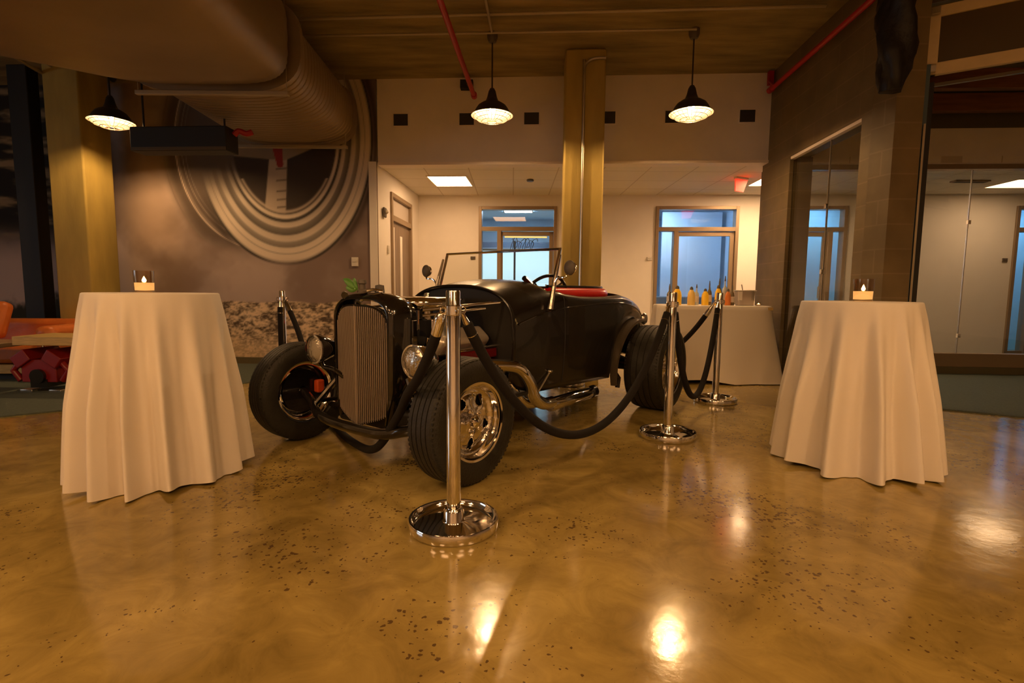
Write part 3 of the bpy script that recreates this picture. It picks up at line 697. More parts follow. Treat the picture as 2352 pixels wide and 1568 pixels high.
# ---------------------------------------------------------------- cloth tables
def cloth_round(name, cx, cy, zt, r0, r1, n, phase, seed, lab, skew=(0, 0)):
    rnd = random.Random(seed); t = thing(name, lab, 'table', (cx, cy, 0), 0, 'cocktail tables under white cloths')
    ph = [rnd.uniform(0, 2*PI) for _ in range(4)]
    seg = 360; g = G(); rings = []
    rows = [(0.0, zt), (.5, zt), (.9, zt), (.975, zt-.0005), (.995, zt-.004)]
    for rr, z in rows[1:]:
        rings.append([(rr*r0*math.cos(2*PI*k/seg), rr*r0*math.sin(2*PI*k/seg), z) for k in range(seg)])
    M = 30
    for i in range(M+1):
        u = i/M; ring = []
        for k in range(seg):
            a = 2*PI*k/seg
            f = math.cos(n*a+phase+.9*math.sin(2*a+ph[0])+.5*math.sin(3*a+ph[1]))
            f = f*.75+.25*math.cos(2*(n*a+phase+.9*math.sin(2*a+ph[0])+.5*math.sin(3*a+ph[1]))+.6)
            am = (.080*(1-math.exp(-u*3.2)))*(1+.45*math.sin(2*a+ph[2]))
            am = .004*min(1, u*8)+am*.8
            R = r0+.006*min(1, u*12)+(r1-r0)*u+am*f*min(1, .25+u*1.3)
            z = zt-.012-(zt-.02)*u + (.012*math.sin(5*a+ph[3])+.010*f)*u*u+.004
            tw = .05*u*math.sin(a*2+ph[1])
            ring.append((R*math.cos(a+tw)+skew[0]*u, R*math.sin(a+tw)+skew[1]*u, max(z, .004)))
        rings.append(ring)
    g.loft(rings, cap=False)
    n0 = len(rings[0]); g.add([(0, 0, zt)], []); c = len(g.V)-1
    g.F += [(c, k, (k+1) % n0) for k in range(n0)]
    g.obj('tablecloth', 'linen', t, ang=80)
    g = G(); g.lathe([(0, zt-.01), (r0-.012, zt-.01), (r0-.012, zt-.035), (0, zt-.035)], 40); g.obj('tabletop', 'light_wood', t)
    g = G(); g.lathe([(.035, zt-.035), (.035, .03), (.26, .02), (.26, .0)], 20); g.obj('pedestal', 'dark_post', t)
    return t
cloth_round('cocktail_table', -1.955, 2.84, 1.004, .312, .388, 15, .6, 5, 'tall cocktail table under a white cloth left of the roadster', (.01, .01))
cloth_round('cocktail_table', 2.10, 3.15, .985, .310, .420, 14, 2.0, 11, 'tall cocktail table under a white cloth right of the roadster', (.02, 0))
# bar table
def bar_table():
    t = thing('bar_table', 'long bar table under a white cloth behind the rope posts', 'table', (2.34, 6.18, 0), -.06)
    hw, hd, zt = .60, .38, .885; seg = 300; g = G(); rings = []
    def base(a, rr, ex=9):
        c, s_ = math.cos(a), math.sin(a); r = (abs(c)**ex+abs(s_)**ex)**(-1/ex)
        return rr*hw*r*c, rr*hd*r*s_
    for rr, z in ((.5, zt), (.95, zt), (.99, zt-.002)):
        rings.append([(*base(2*PI*k/seg, rr), z) for k in range(seg)])
    for i in range(21):
        u = i/20; ring = []
        for k in range(seg):
            a = 2*PI*k/seg; x_, y_ = base(a, 1); L_ = math.hypot(x_, y_)
            f = math.cos(9*a+.8*math.sin(2*a))*.03*u*(1-math.exp(-u*3)); corner = math.exp(-((abs(math.tan(a))-hd/hw)/.25)**2)*.10*u if abs(math.cos(a)) > .01 else 0
            k2 = 1+(.06*u+f+corner)/L_
            ring.append((x_*k2, y_*k2, max(.01, zt-.01-(zt-.025)*u+.035*u*u*math.sin(a*3+1)-.02*corner)))
        rings.append(ring)
    g.loft(rings, cap=False); n0 = seg; g.add([(0, 0, zt)], []); c = len(g.V)-1; g.F += [(c, k, (k+1) % n0) for k in range(n0)]
    g.obj('tablecloth', 'linen', t, ang=80)
    g = G(); g.box((0, 0, zt-.03), (hw*2-.03, hd*2-.03, .03)); g.obj('tabletop', 'light_wood', t)
    for sx in (-1, 1):
        for sy in (-1, 1):
            g = G(); g.tube([(sx*(hw-.08), sy*(hd-.08), 0), (sx*(hw-.08), sy*(hd-.08), zt-.04)], .018, 8); g.obj('leg', 'dark_post', t)
bar_table()
BZ = .886
def carafe(x_, y_, h, r, m, lab, cap=True):
    t = thing('juice_bottle', lab, 'bottle', (x_, y_, BZ), 0, 'juice bottles on the bar table')
    g = G(); g.lathe([(0, 0), (r, 0), (r, h*.5), (r*.86, h*.68), (r*.5, h*.8), (r*.42, h*.84)], 20); g.obj('body', m, t)
    g = G(); g.lathe([(r*.44, h*.82), (r*.44, h*.92), (r*.2, h), (0, h)], 16); g.obj('spout_cap', 'device_dark', t)
def liquor(x_, y_, h, r, m, lab):
    t = thing('liquor_bottle', lab, 'bottle', (x_, y_, BZ), 0, 'liquor bottles on the bar table')
    g = G(); g.lathe([(0, 0), (r, 0), (r, h*.5), (r*.8, h*.58), (r*.3, h*.66), (r*.3, h*.84), (0, h*.84)], 20); g.obj('body', m, t)
    g = G(); g.lathe([(r*1.03, h*.14), (r*1.03, h*.42)], 20); g.obj('label_band', 'label_paper', t)
    g = G(); g.lathe([(r*.34, h*.82), (r*.3, h*.88), (.006, h*.92), (.004, h)], 12); g.obj('pour_spout', 'device_dark', t)
carafe(1.89, 5.98, .22, .050, 'juice_yellow', 'yellow juice bottle at the left end of the bar table')
carafe(2.06, 6.00, .21, .042, 'juice_pale', 'pale yellow juice bottle, second from the left on the bar')
carafe(2.22, 6.00, .19, .040, 'juice_yellow', 'bright yellow juice bottle with a thin black spout')
carafe(2.36, 5.98, .23, .036, 'juice_yellow', 'tall yellow juice bottle behind the far rope post')
carafe(2.49, 6.02, .19, .032, 'juice_orange', 'orange juice bottle right of the far rope post')
liquor(2.14, 6.06, .24, .028, 'bottle_clear', 'clear liquor bottle between two yellow juice bottles')
liquor(2.285, 6.05, .28, .026, 'bottle_glass', 'tall dark liquor bottle left of the tall yellow juice')
liquor(2.42, 6.10, .31, .028, 'bottle_glass', 'tall dark liquor bottle behind the tall yellow juice')
liquor(2.33, 6.16, .22, .026, 'bottle_clear', 'short clear liquor bottle at the back of the bar')
liquor(2.50, 6.14, .34, .028, 'bottle_clear', 'tallest bottle on the bar, clear glass')
liquor(2.555, 6.06, .24, .026, 'bottle_glass', 'dark liquor bottle just left of the ice bin')
liquor(1.82, 6.04, .24, .030, 'bottle_glass', 'dark bottle at the left end of the bar behind the rope post')
t = thing('ice_bin', 'frosted ice bin at the right end of the bar', 'bin', (2.685, 6.02, BZ), -.06)
g = G(); g.hexa([(-.085, -.06, 0), (.085, -.06, 0), (.085, .06, 0), (-.085, .06, 0), (-.095, -.07, .165), (.095, -.07, .165), (.095, .07, .165), (-.095, .07, .165)]); g.obj('bin', 'frosted', t, bevel=.01)
g = G(); g.box((0, 0, .17), (.21, .155, .012)); g.obj('rim', 'device_white', t, bevel=.004)
g = G(); g.tube([(.06, -.085, .17), (.075, -.08, .06)], .005, 6); g.tube([(.045, -.085, .17), (.055, -.08, .06)], .005, 6); g.tube([(-.03, -.02, .15), (-.05, -.02, .24)], .006, 6); g.obj('tongs', 'brushed_steel', t)
g = G(); g.box((-.08, -.075, .11), (.045, .01, .10)); g.obj('napkin', 'linen', t)

# ---- votive candles
def votive(loc, h, r, lab):
    t = thing('votive_candle', lab, 'candle', loc, 0, 'votive candles')
    g = G(); g.lathe([(r*.9, .0), (r*.92, .006), (r, h), (r*.93, h), (r*.88, .016), (0, .014)], 40); g.obj('glass_cup', 'votive_glass', t)
    g = G(); g.lathe([(0, .010), (r*.88, .012), (r*.915, h*.45), (0, h*.43)], 32); g.obj('wax', 'candle_wax', t)
    g = G(); g.lathe([(.0, h*.46), (.008, h*.50), (.011, h*.56), (.006, h*.66), (0, h*.76)], 12); g.obj('flame', 'flame', t)
    g = G(); g.tube([(0, 0, h*.38), (0, 0, h*.45)], .0015, 6); g.obj('wick', 'device_dark', t)
votive((-2.004, 2.84, 1.005), .117, .050, 'lit glass votive candle on the left cocktail table')
votive((2.118, 3.15, .986), .134, .056, 'lit glass votive candle on the right cocktail table')
votive((2.81, 5.94, BZ), .04, .022, 'tiny lit candle at the right end of the bar table')

# ---------------------------------------------------------------- stanchions and ropes
def make_stanchion():
    t = thing('stanchion', 'x', 'stanchion', (0, 0, 0), 0, 'chrome rope posts')
    g = G(); g.lathe([(0, .0), (.190, .0), (.196, .006), (.198, .038), (.194, .046), (.186, .044), (.182, .030), (.172, .020), (.10, .022), (.05, .028), (.046, .034), (.044, .075), (.036, .085), (.030, .086)], 80); g.obj('base', 'chrome', t, ang=40)
    g = G(); g.lathe([(.0305, .03), (.0305, 1.024), (.028, 1.030), (0, 1.030)], 40); g.obj('pole', 'chrome', t, ang=40)
    g = G(); g.lathe([(.031, .925), (.036, .928), (.036, .965), (.031, .968)], 32)
    for k in range(4):
        a = k*PI/2+.5; c = Vector((.046*math.cos(a), .046*math.sin(a), .947)); g.tube([c+Vector((.012*math.cos(b)*math.cos(a), .012*math.cos(b)*math.sin(a), .015*math.sin(b))) for b in [2*PI*i/10 for i in range(10)]], .003, 6, closed=True)
    g.obj('hook_collar', 'chrome', t)
    return t
st = make_stanchion()
S1 = Vector((-.249, 2.19, 0)); S2 = Vector((1.122, 3.644, 0)); S3 = Vector((1.935, 4.86, 0)); S4 = Vector((-2.21, 5.0, 0)); S5 = Vector((.62, 5.72, 0))
st.location = S1; st['label'] = 'nearest chrome rope post, standing before the front tire'
dup(st, S2, label='chrome rope post beside the rear tire of the roadster')
dup(st, S3, label='chrome rope post before the bar table')
dup(st, S4, label='chrome rope post behind the far front tire, left of the grille', sc=(.9, .9, .985))
dup(st, S5, label='chrome rope post hidden behind the roadster')
def rope(path, lab, r=.024, fit=.11):
    t = thing('velvet_rope', lab, 'rope', (0, 0, 0), 0, 'black velvet ropes')
    P = [Vector(p) for p in path]
    def split(Q):
        acc = 0; out = [Q[0]]
        for i in range(1, len(Q)):
            acc += (Q[i]-Q[i-1]).length; out.append(Q[i])
            if acc > fit: return out, i
        return out, len(Q)-1
    a, i = split(P); b, j = split(P[::-1])
    g = G(); g.tube(P[i-1 if i > 1 else i:len(P)-j+(1 if j > 1 else 0)], r, 16); g.obj('cord', 'velvet', t, ang=80)
    for q in (a, b):
        g = G(); n = len(q); g.tube(q, [.007 if k == 0 else (.016 if k == 1 else r*1.02) for k in range(n)], 16); g.obj('end_fitting', 'chrome', t, ang=60)
    return t
def cat(A, B, zmin, k=1.5, n=60, za=.94, zb=.94):
    A = Vector(A); B = Vector(B); d = (B-A).normalized(); A = A+d*.045; B = B-d*.045; out = []
    for i in range(n+1):
        s = i/n; p = A.lerp(B, s); e = za+(zb-za)*s; p.z = zmin+(e-zmin)*(math.cosh(k*(2*s-1))-1)/(math.cosh(k)-1); out.append(p)
    return out
rope(cat(S1, S2, .225, 1.3), 'black velvet rope sagging from the nearest post to the post by the rear tire')
rope(cat(S2, S3, .175, 1.2), 'black velvet rope hanging deep between the two right posts')
rope(cat(S3, S5, .32, .9), 'black velvet rope from the bar side post to behind the roadster')
rope([S4+Vector(p) for p in ((.0, -.045, .925), (.0, -.052, .86), (.0, -.056, .8), (0, -.058, .6), (0, -.06, .4), (.0, -.06, .25), (.0, -.06, .2), (0, -.06, .13))], 'black velvet rope hanging straight down from the post left of the grille')
rp = smoothpath([S1+Vector((-.05, .01, .94)), (-.345, 2.27, .80), (-.44, 2.42, .62), (-.53, 2.60, .50), (-.62, 2.76, .34), (-.80, 2.98, .10), (-1.05, 3.35, .03), (-1.35, 3.85, .03), (-1.62, 4.30, .18), (-1.80, 4.52, .42), (-1.98, 4.76, .68), S4+Vector((.045, -.05, .925))], 8)
rope(rp, 'black velvet rope from the nearest post passing under the front of the roadster')

# ---------------------------------------------------------------- lounge at the left
t = thing('sofa', 'orange leather sofa at the left edge before the mural', 'sofa', (-6.1, 5.9, 0), .08)
g = G(); g.box((-.1, 0, .30), (2.3, .80, .20)); g.obj('seat', 'orange_leather', t, bevel=.05)
g = G(); g.box((-.1, .36, .48), (2.3, .18, .34)); g.obj('backrest', 'orange_leather', t, bevel=.06)
g = G(); g.box((1.02, 0, .46), (.20, .86, .30)); g.obj('armrest', 'orange_leather', t, bevel=.07)
g = G(); g.box((-.1, 0, .14), (2.2, .78, .10)); g.obj('wood_base', 'light_wood', t, bevel=.01)
g = G(); g.box((-.1, .02, .05), (2.0, .6, .08)); g.obj('plinth', 'dark_post', t)
g = G(); g.box((0, 0, 0), (.46, .16, .42), Matrix.Rotation(-.35, 3, 'X')); c = tag(g.obj('cushion', 'orange_leather', bevel=.06, sub=0), 'orange cushion leaning on the left sofa', 'cushion'); c.location = (-5.87, 5.78, .66)
t = thing('engine_coffee_table', 'coffee table made of a red engine block with a pale wood top', 'coffee table', (-4.60, 5.14, 0), .0)
g = G(); g.box((-.60, -.04, .47), (.66, .42, .045)); g.obj('dark_top', 'bronze_frame', t, bevel=.008)
g = G(); g.box((.14, 0, .515), (.62, .44, .085)); g.obj('wood_top', 'light_wood', t, bevel=.006)
g = G()
g.box((.02, 0, .22), (.34, .34, .22))
for sx in (-1, 1):
    g.box((.02+sx*.15, 0, .34), (.16, .40, .12), Matrix.Rotation(sx*.6, 3, 'Y'))
    for k in range(3): g.tube([(.02+sx*.2, -.14+.14*k, .30), (.02+sx*.27, -.14+.14*k, .22), (.02+sx*.20, -.14+.14*k, .12)], .03, 10)
g.obj('engine_block', 'flower_red', t, bevel=.01)
g = G(); g.lathe([(0, 0), (.07, 0), (.07, .03), (0, .03)], 24, (.02, -.20, .17), 'y'); g.box((.02, 0, .10), (.16, .36, .08)); g.obj('crank_pulley', 'black_gloss', t)
for sx in (-1, 1):
    g = G(); g.box((.02+sx*.14, -.12, .02), (.12, .10, .035)); g.obj('foot', 'silver_plain', t, bevel=.006)
    g = G(); g.tube([(.02+sx*.2, .12, .05), (.02+sx*.2, .12, .48)], .012, 8); g.obj('support_rod', 'chrome', t)

# ---------------------------------------------------------------- the roadster
fv = Vector((-.598, -.801, 0)).normalized()
car = thing('roadster', 'black vintage hot rod roadster with open cockpit and vertical bar grille', 'car', (-.903, 3.13, 0), math.atan2(fv.y, fv.x))
YC = .07
RX, RZ, RR = -2.42, .37, .425
STN = [ # x, half width, sill half, sill z, belt z, top z, exponent
 (-.75, .500, .470, .44, .80, 1.062, 2.5), (-.82, .512, .485, .37, .83, 1.075, 2.5), (-.95, .535, .51, .335, .87, 1.10, 2.4), (-1.10, .560, .54, .33, .905, 1.118, 2.4),
 (-1.20, .575, .555, .33, .915, 1.118, 2.6), (-1.30, .590, .57, .33, .925, 1.05, 4), (-1.50, .605, .585, .325, .935, 1.02, 4), (-1.70, .615, .595, .32, .945, 1.01, 4), (-1.90, .625, .60, .315, .95, 1.01, 4),
 (-2.05, .63, .605, .31, .95, 1.02, 3.4), (-2.15, .63, .61, .31, .945, 1.035, 3), (-2.25, .625, .61, .31, .935, 1.035, 2.8), (-2.35, .62, .605, .31, .92, 1.025, 2.7), (-2.45, .61, .60, .31, .90, 1.01, 2.6), (-2.55, .595, .59, .31, .875, .985, 2.5),
 (-2.65, .575, .57, .31, .84, .95, 2.4), (-2.75, .55, .545, .31, .80, .90, 2.3), (-2.83, .52, .515, .31, .75, .845, 2.2), (-2.90, .48, .475, .33, .68, .77, 2.2), (-2.96, .42, .415, .36, .60, .68, 2.1), (-3.0, .34, .335, .40, .52, .58, 2.0)]
def lerp_st(x_):
    for a, b in zip(STN, STN[1:]):
        if b[0] <= x_ <= a[0]:
            t_ = (a[0]-x_)/(a[0]-b[0]); return [a[i]+(b[i]-a[i])*t_ for i in range(7)]
    return list(STN[-1])
def wheel_z(x_):
    d_ = RR*RR-(x_-RX)**2
    return RZ+math.sqrt(d_) if d_ > 0 else 0
NS, NT = 14, 18
def section(x_):
    _, w, ws, zs, zb, zt, ex = lerp_st(x_)
    zs = max(zs, wheel_z(x_))
    half = []
    for i in range(NS):
        u = i/(NS-1); z = zs+(zb-zs)*u
        ww = ws+(w-ws)*min(1, u*1.6)**.7+.012*math.sin(PI*min(1, u))
        if .90 < u < 1: ww += .004
        half.append((ww, z))
    for i in range(1, NT+1):
        a = (PI/2)*i/NT
        half.append((w*math.cos(a)**(2/ex) if i < NT else 0, zb+(zt-zb)*math.sin(a)**(2/ex)))
    return half
xs = []
x_ = -.75
while x_ > -3.0: xs.append(x_); x_ -= .025
xs.append(-3.0)
g = G(); nh = NS+NT; full = 2*nh-1
for x_ in xs:
    h_ = section(x_)
    g.V += [(x_, YC+y, z) for y, z in h_] + [(x_, YC-y, z) for y, z in h_[-2::-1]]
open_i = NS+5
for i in range(len(xs)-1):
    xm = (xs[i]+xs[i+1])/2
    for k in range(full-1):
        if -2.24 < xm < -1.16 and open_i <= k < full-1-open_i: continue
        g.F.append((i*full+k, i*full+k+1, (i+1)*full+k+1, (i+1)*full+k))
g.F.append(tuple((len(xs)-1)*full+k for k in range(full)))
body = g.obj('body', 'car_paint', car, ang=50, solid=.012)
# firewall and its lip
h_ = section(-.755); loop = [(-.765, YC+y*.98, z) for y, z in h_]+[(-.765, YC-y*.98, z) for y, z in h_[-2::-1]]
g = G(); n_ = len(loop); g.V += loop+[(-.78, p[1], p[2]) for p in loop]; g.F += [tuple(range(n_)), tuple(range(2*n_-1, n_-1, -1))]+[(i, (i+1) % n_, n_+(i+1) % n_, n_+i) for i in range(n_)]
g.obj('firewall', 'black_matte', car)
g = G(); g.tube([(-.752, YC+y, z) for y, z in h_]+[(-.752, YC-y, z) for y, z in h_[-2::-1]], .011, 8); g.obj('cowl_lip', 'car_paint', body)
# door seams and belt moulding
g = G()
for xx in (-1.26,):
    hh = section(xx); g.tube([(xx, YC+y+.001, z) for y, z in hh[1:NS+3]], .0035, 6)
g.obj('door_seam', 'black_matte', body)
g = G(); g.tube([(x_, YC+lerp_st(x_)[1]+.006, lerp_st(x_)[4]-.012) for x_ in xs[2:-8]], .006, 6); g.tube([(x_, YC-lerp_st(x_)[1]-.006, lerp_st(x_)[4]-.012) for x_ in xs[2:-8]], .006, 6); g.obj('belt_moulding', 'black_shell', body)
# wheel arch flares
for sgn in (1, -1):
    g = G(); rings = []
    for i in range(30):
        a = math.radians(198-i*118/29); cx, cz = RX-math.cos(a)*RR*-1, RZ+math.sin(a)*RR
        cx = RX+RR*-math.cos(a); w0 = .60; w1 = .645+.06*i/29
        dn = Vector((-math.cos(a), 0, math.sin(a)))
        o_ = []
        for yy, rr in ((w0, 0), (w1, -.004), (w1+.006, -.022), (w1, -.028), (w0, -.012)):
            o_.append((RX+dn.x*(RR+rr), YC+sgn*yy, RZ+dn.z*(RR+rr)))
        rings.append(o_)
    g.loft(rings); g.obj('wheel_arch', 'arch_metal', body, ang=50)
g = G(); g.lathe([(0, 0), (.045, 0), (.055, .012), (.04, .03), (0, .03)], 20, (-2.50, YC+.665, RZ+RR-.005), 'y'); g.obj('tail_lamp_base', 'silver_plain', body)
g = G(); g.tube([(-2.02, YC+.62, .37), (-2.08, YC+.64, .30), (-2.06, YC+.64, .22)], .02, 8); g.obj('arch_bracket', 'black_gloss', body)
# upholstery
def cock(z, inset, x0=-1.24, x1=-2.22, n=26):
    P = []
    for i in range(n):
        u = i/(n-1); a = -PI/2+PI*u
        s_ = math.sin(a); c_ = math.cos(a)
        P.append((x1+.32*(1-abs(c_)**.6)+0.0, YC-(.56-inset)*s_, z))
    return [(x0, YC+.52-inset, z)]+P+[(x0, YC-.52+inset, z)]
g = G(); g.tube(smoothpath(cock(1.010, .06), 3), .048, 14, sy=1.0); g.obj('padded_roll', 'red_leather', car, ang=80)
g = G(); g.tube(smoothpath(cock(1.064, .07), 3), .013, 10); g.obj('cockpit_rim', 'black_gloss', car)
g = G(); g.box((-1.82, YC, .70), (.20, .98, .52), Matrix.Rotation(-.15, 3, 'Y')); g.box((-1.55, YC, .50), (.50, .98, .16)); g.obj('bench_seat', 'red_leather', car, bevel=.04)
# windshield
g = G()
def wsp(u, v): return Vector((-1.085-.13*v, YC+.02-.548+1.096*u, .985+.345*v))
fr = [wsp(0, 0), wsp(0, 1), wsp(1, 1), wsp(1, 0)]
g.tube([fr[0]+Vector((0, 0, -.04)), fr[1]], .011, 8); g.tube([fr[1]+Vector((0, -.008, 0)), fr[2]+Vector((0, .008, 0))], .009, 8); g.tube([fr[3]+Vector((0, 0, -.06)), fr[2]], .011, 8)
wf = g.obj('windshield_frame', 'chrome', car)
for q in (fr[0], fr[3]):
    dy = -.02 if q is fr[0] else .02; g = G()
    g.tube([q+Vector((.015, dy, -.08)), q+Vector((-.035, dy, .12)), q+Vector((-.10, dy, .30))], [.020, .015, .009], 8); g.obj('windshield_post', 'silver_plain', wf)

g = G(); g.add([wsp(.01, .30), wsp(.99, .30), wsp(.99, .99), wsp(.01, .99)], [(0, 1, 2, 3)]); g.obj('windshield_glass', 'screen_glass', wf, smooth=False, solid=.004)
# mirrors
for sgn, yy in ((-1, -.615), (1, .775)):
    g = G(); g.sphere((-1.12, yy, 1.19), .052, 18, (.45, .85, 1)); mo = g.obj('side_mirror', 'device_dark', car)
    g = G(); g.lathe([(0, 0), (.042, 0)], 20, (-1.146, yy, 1.19), 'x'); g.obj('mirror_glass', 'chrome', mo, solid=.003)
    g = G(); g.tube(smoothpath([(-1.12, yy, 1.15), (-1.10, yy-sgn*.03, 1.125), (-1.11, yy-sgn*.09, 1.12), (-1.11, YC+.02+sgn*.56, 1.06)], 4), .007, 8); g.obj('mirror_arm', 'chrome', mo)
# steering wheel
g = G(); Rm = Matrix.Rotation(math.radians(62), 3, 'Y'); cw = Vector((-1.42, YC+.30, .985))
g.tube([cw+Rm @ Vector((.19*math.cos(2*PI*k/40), .19*math.sin(2*PI*k/40), 0)) for k in range(40)], .013, 10, closed=True); sw = g.obj('steering_wheel', 'black_gloss', car)
g = G()
for k in range(4): a = PI/4+k*PI/2; g.tube([cw, cw+Rm @ Vector((.185*math.cos(a), .185*math.sin(a), 0))], .007, 6)
g.sphere(cw, .03); g.tube([cw, cw+Rm @ Vector((0, 0, .3))], .02, 8); g.obj('steering_column', 'black_gloss', sw)
# radiator shell and grille
def shell_ring(x_, hw, zt, zb, hwb, n=20):
    P = []; rt = .16
    P.append((x_, YC-hwb, zb)); P.append((x_, YC-hw, zb+.20)); P.append((x_, YC-hw, zt-rt))
    for i in range(1, n): a = PI*i/n; P.append((x_, YC-hw*math.copysign(abs(math.cos(a))**.62, math.cos(a)), zt-rt+rt*math.sin(a)**.75))
    P.append((x_, YC+hw, zt-rt)); P.append((x_, YC+hw, zb+.20)); P.append((x_, YC+hwb, zb))
    return P
g = G(); g.loft([shell_ring(.025, .236, .965, .255, .20), shell_ring(.050, .248, .975, .25, .21), shell_ring(.048, .262, .990, .25, .225), shell_ring(.02, .276, 1.005, .25, .24), shell_ring(-.02, .284, 1.015, .27, .25), shell_ring(-.08, .286, 1.012, .36, .262), shell_ring(-.14, .282, .995, .46, .27)], close=False)
sh = g.obj('grille_shell', 'black_shell', car, ang=60, solid=.01)
g = G(); g.lathe([(0, 0), (.030, 0), (.030, .012), (.020, .02), (.018, .05), (.026, .055), (.022, .075), (0, .08)], 20, (.02, YC-.01, 1.012)); g.obj('radiator_cap', 'device_dark', sh)
g = G(); g.lathe([(0, 0), (.03, 0), (.026, .045), (0, .05)], 8, (-.10, YC+.0, 1.012)); g.obj('filler_neck', 'device_dark', sh)
g = G(); g.tube([(.02, YC-.02, 1.02), (-.01, YC+.05, 1.03), (-.05, YC+.09, 1.02)], .010, 8); g.obj('cap_fitting', 'chrome', sh); g = G(); g.tube([(.05, YC-.14, .995), (.03, YC-.17, 1.0)], .022, 8); g.obj('shell_knob', 'black_shell', sh)
sh.location = (.008, -.02, 0)
# grille bars
def gtop(y):
    a = abs(y)/.236; return .80+.145*max(0, 1-a**3.2)**.42
def gbot(y):
    a = abs(y)/.236; return .222+.075*a+.10*max(0, a-.7)**1.5
bars = []
nb = 25
g = G()
for sgn in (-1, 1):
    for i in range(1, 17):
        y = sgn*.228*i/16; x_ = .078-.048*abs(y)/.236
        zt, zb = gtop(y)-.012, gbot(y)
        g.box((x_, YC+y, (zt+zb)/2), (.028, .0048, zt-zb), Matrix.Rotation(0, 3, 'Z'))
g.obj('grille_bars', 'grille_metal', sh, bevel=.0015, smooth=False)
g = G(); g.tube([(.086, YC, gbot(0)-.005), (.086, YC, gtop(0)-.006)], .006, 8); g.obj('grille_centre_strip', 'grille_metal', sh)
g = G(); P = []
for y in np.linspace(-.236, .236, 41): P.append((float(y), gtop(y)-.01, gbot(y)+.01))
g.loft([[(.050-.045*abs(y)/.236, YC+y, zb), (.050-.045*abs(y)/.236, YC+y, zt), (.030-.045*abs(y)/.236, YC+y, zt), (.030-.045*abs(y)/.236, YC+y, zb)] for y, zt, zb in P]); g.obj('radiator_core', 'black_matte', sh)
g = G(); g.tube([(.085-.050*abs(y)/.236, YC+y, zt+.004) for y, zt, zb in P]+[(.085-.050*abs(y)/.236, YC+y, zb-.004) for y, zt, zb in P[::-1]], .007, 8, closed=True); g.obj('grille_surround', 'black_shell', sh)
# headlights
for yy in (YC-.33, YC+.555):
    g = G(); g.lathe([(0, -.14), (.03, -.135), (.065, -.09), (.084, -.03), (.088, 0), (.086, .012), (.080, .014)], 32, (.15, yy, .665), 'x'); hl = g.obj('headlight', 'black_shell' if yy < 0 else 'chrome', car)
    g = G(); g.lathe([(.082, .008), (.089, .010), (.089, .018), (.080, .020)], 32, (.15, yy, .665), 'x'); g.obj('bezel', 'chrome', hl)
    g = G(); g.lathe([(.081, .014), (.06, .026), (.03, .033), (.001, .036)], 32, (.15, yy, .665), 'x'); g.obj('lens', 'lens', hl)
    g = G(); s_ = 1 if yy > 0 else -1; g.tube(smoothpath([(.12, yy, .585), (.10, yy, .55), (.08, yy-s_*.10, .53), (.0, yy-s_*.20, .42)], 5), .014, 8); g.obj('bracket', 'black_shell', hl)
# chassis
g = G()
for s_ in (-1, 1):
    P = smoothpath([(-.02, YC+s_*.24, .40), (-.1, YC+s_*.25, .40), (-.2, YC+s_*.28, .37), (-.8, YC+s_*.34, .34), (-1.8, YC+s_*.40, .34), (-2.2, YC+s_*.38, .50), (-2.6, YC+s_*.36, .50), (-2.95, YC+s_*.3, .45)], 5)
    g.loft([[p+Vector((0, -.025, -.05)), p+Vector((0, .025, -.05)), p+Vector((0, .025, .05)), p+Vector((0, -.025, .05))] for p in P])
g.box((-1.0, YC, .33), (.10, .7, .06)); g.box((-1.8, YC, .33), (.10, .8, .06))
g.obj('frame_rail', 'black_gloss', car, bevel=.004)
# pan under the body
g = G(); g.box((-1.45, YC, .335), (1.35, 1.04, .02)); g.obj('floor_pan', 'black_matte', car)
g = G(); g.tube(smoothpath([(.0, -.66, .33), (.04, -.52, .30), (.10, -.34, .24), (.11, -.15, .215), (.11, YC, .210), (.11, .30, .22), (.09, .46, .26), (.02, .60, .30), (-.04, .66, .33)], 6), .027, 12, sy=1.2); ax = g.obj('front_axle', 'black_shell', car)
g = G(); g.tube([(-.12, -.60, .27), (-.12, .62, .27)], .012, 8); g.obj('tie_rod', 'chrome', ax)
g = G(); g.tube(smoothpath([(-.04, -.40, .27), (-.03, YC, .33), (-.05, .5, .27)], 5), .018, 8); g.obj('leaf_spring', 'black_gloss', ax)
for s_ in (-1, 1):
    g = G(); g.tube([(.02, YC+s_*.50, .30), (-.9, YC+s_*.36, .30)], .014, 8); g.obj('radius_rod', 'black_gloss', ax)
    g = G(); g.tube([(.05, YC+s_*.50, .29), (-.03, YC+s_*.30, .52)], .022, 10); g.obj('shock_absorber', 'chrome', ax)
g = G(); g.tube([(-2.42, -.60, .37), (-2.42, .74, .37)], .045, 12); g.sphere((-2.42, YC, .37), .13); g.obj('rear_axle', 'black_gloss', car)
g = G(); g.hexa([(-.02, YC-.36, .19), (-.85, YC-.30, .17), (-.85, YC+.30, .17), (-.02, YC+.36, .19), (-.0, YC-.36, .33), (-.85, YC-.30, .36), (-.85, YC+.30, .36), (-.0, YC+.36, .33)]); g.obj('belly_pan', 'black_matte', car, bevel=.02)
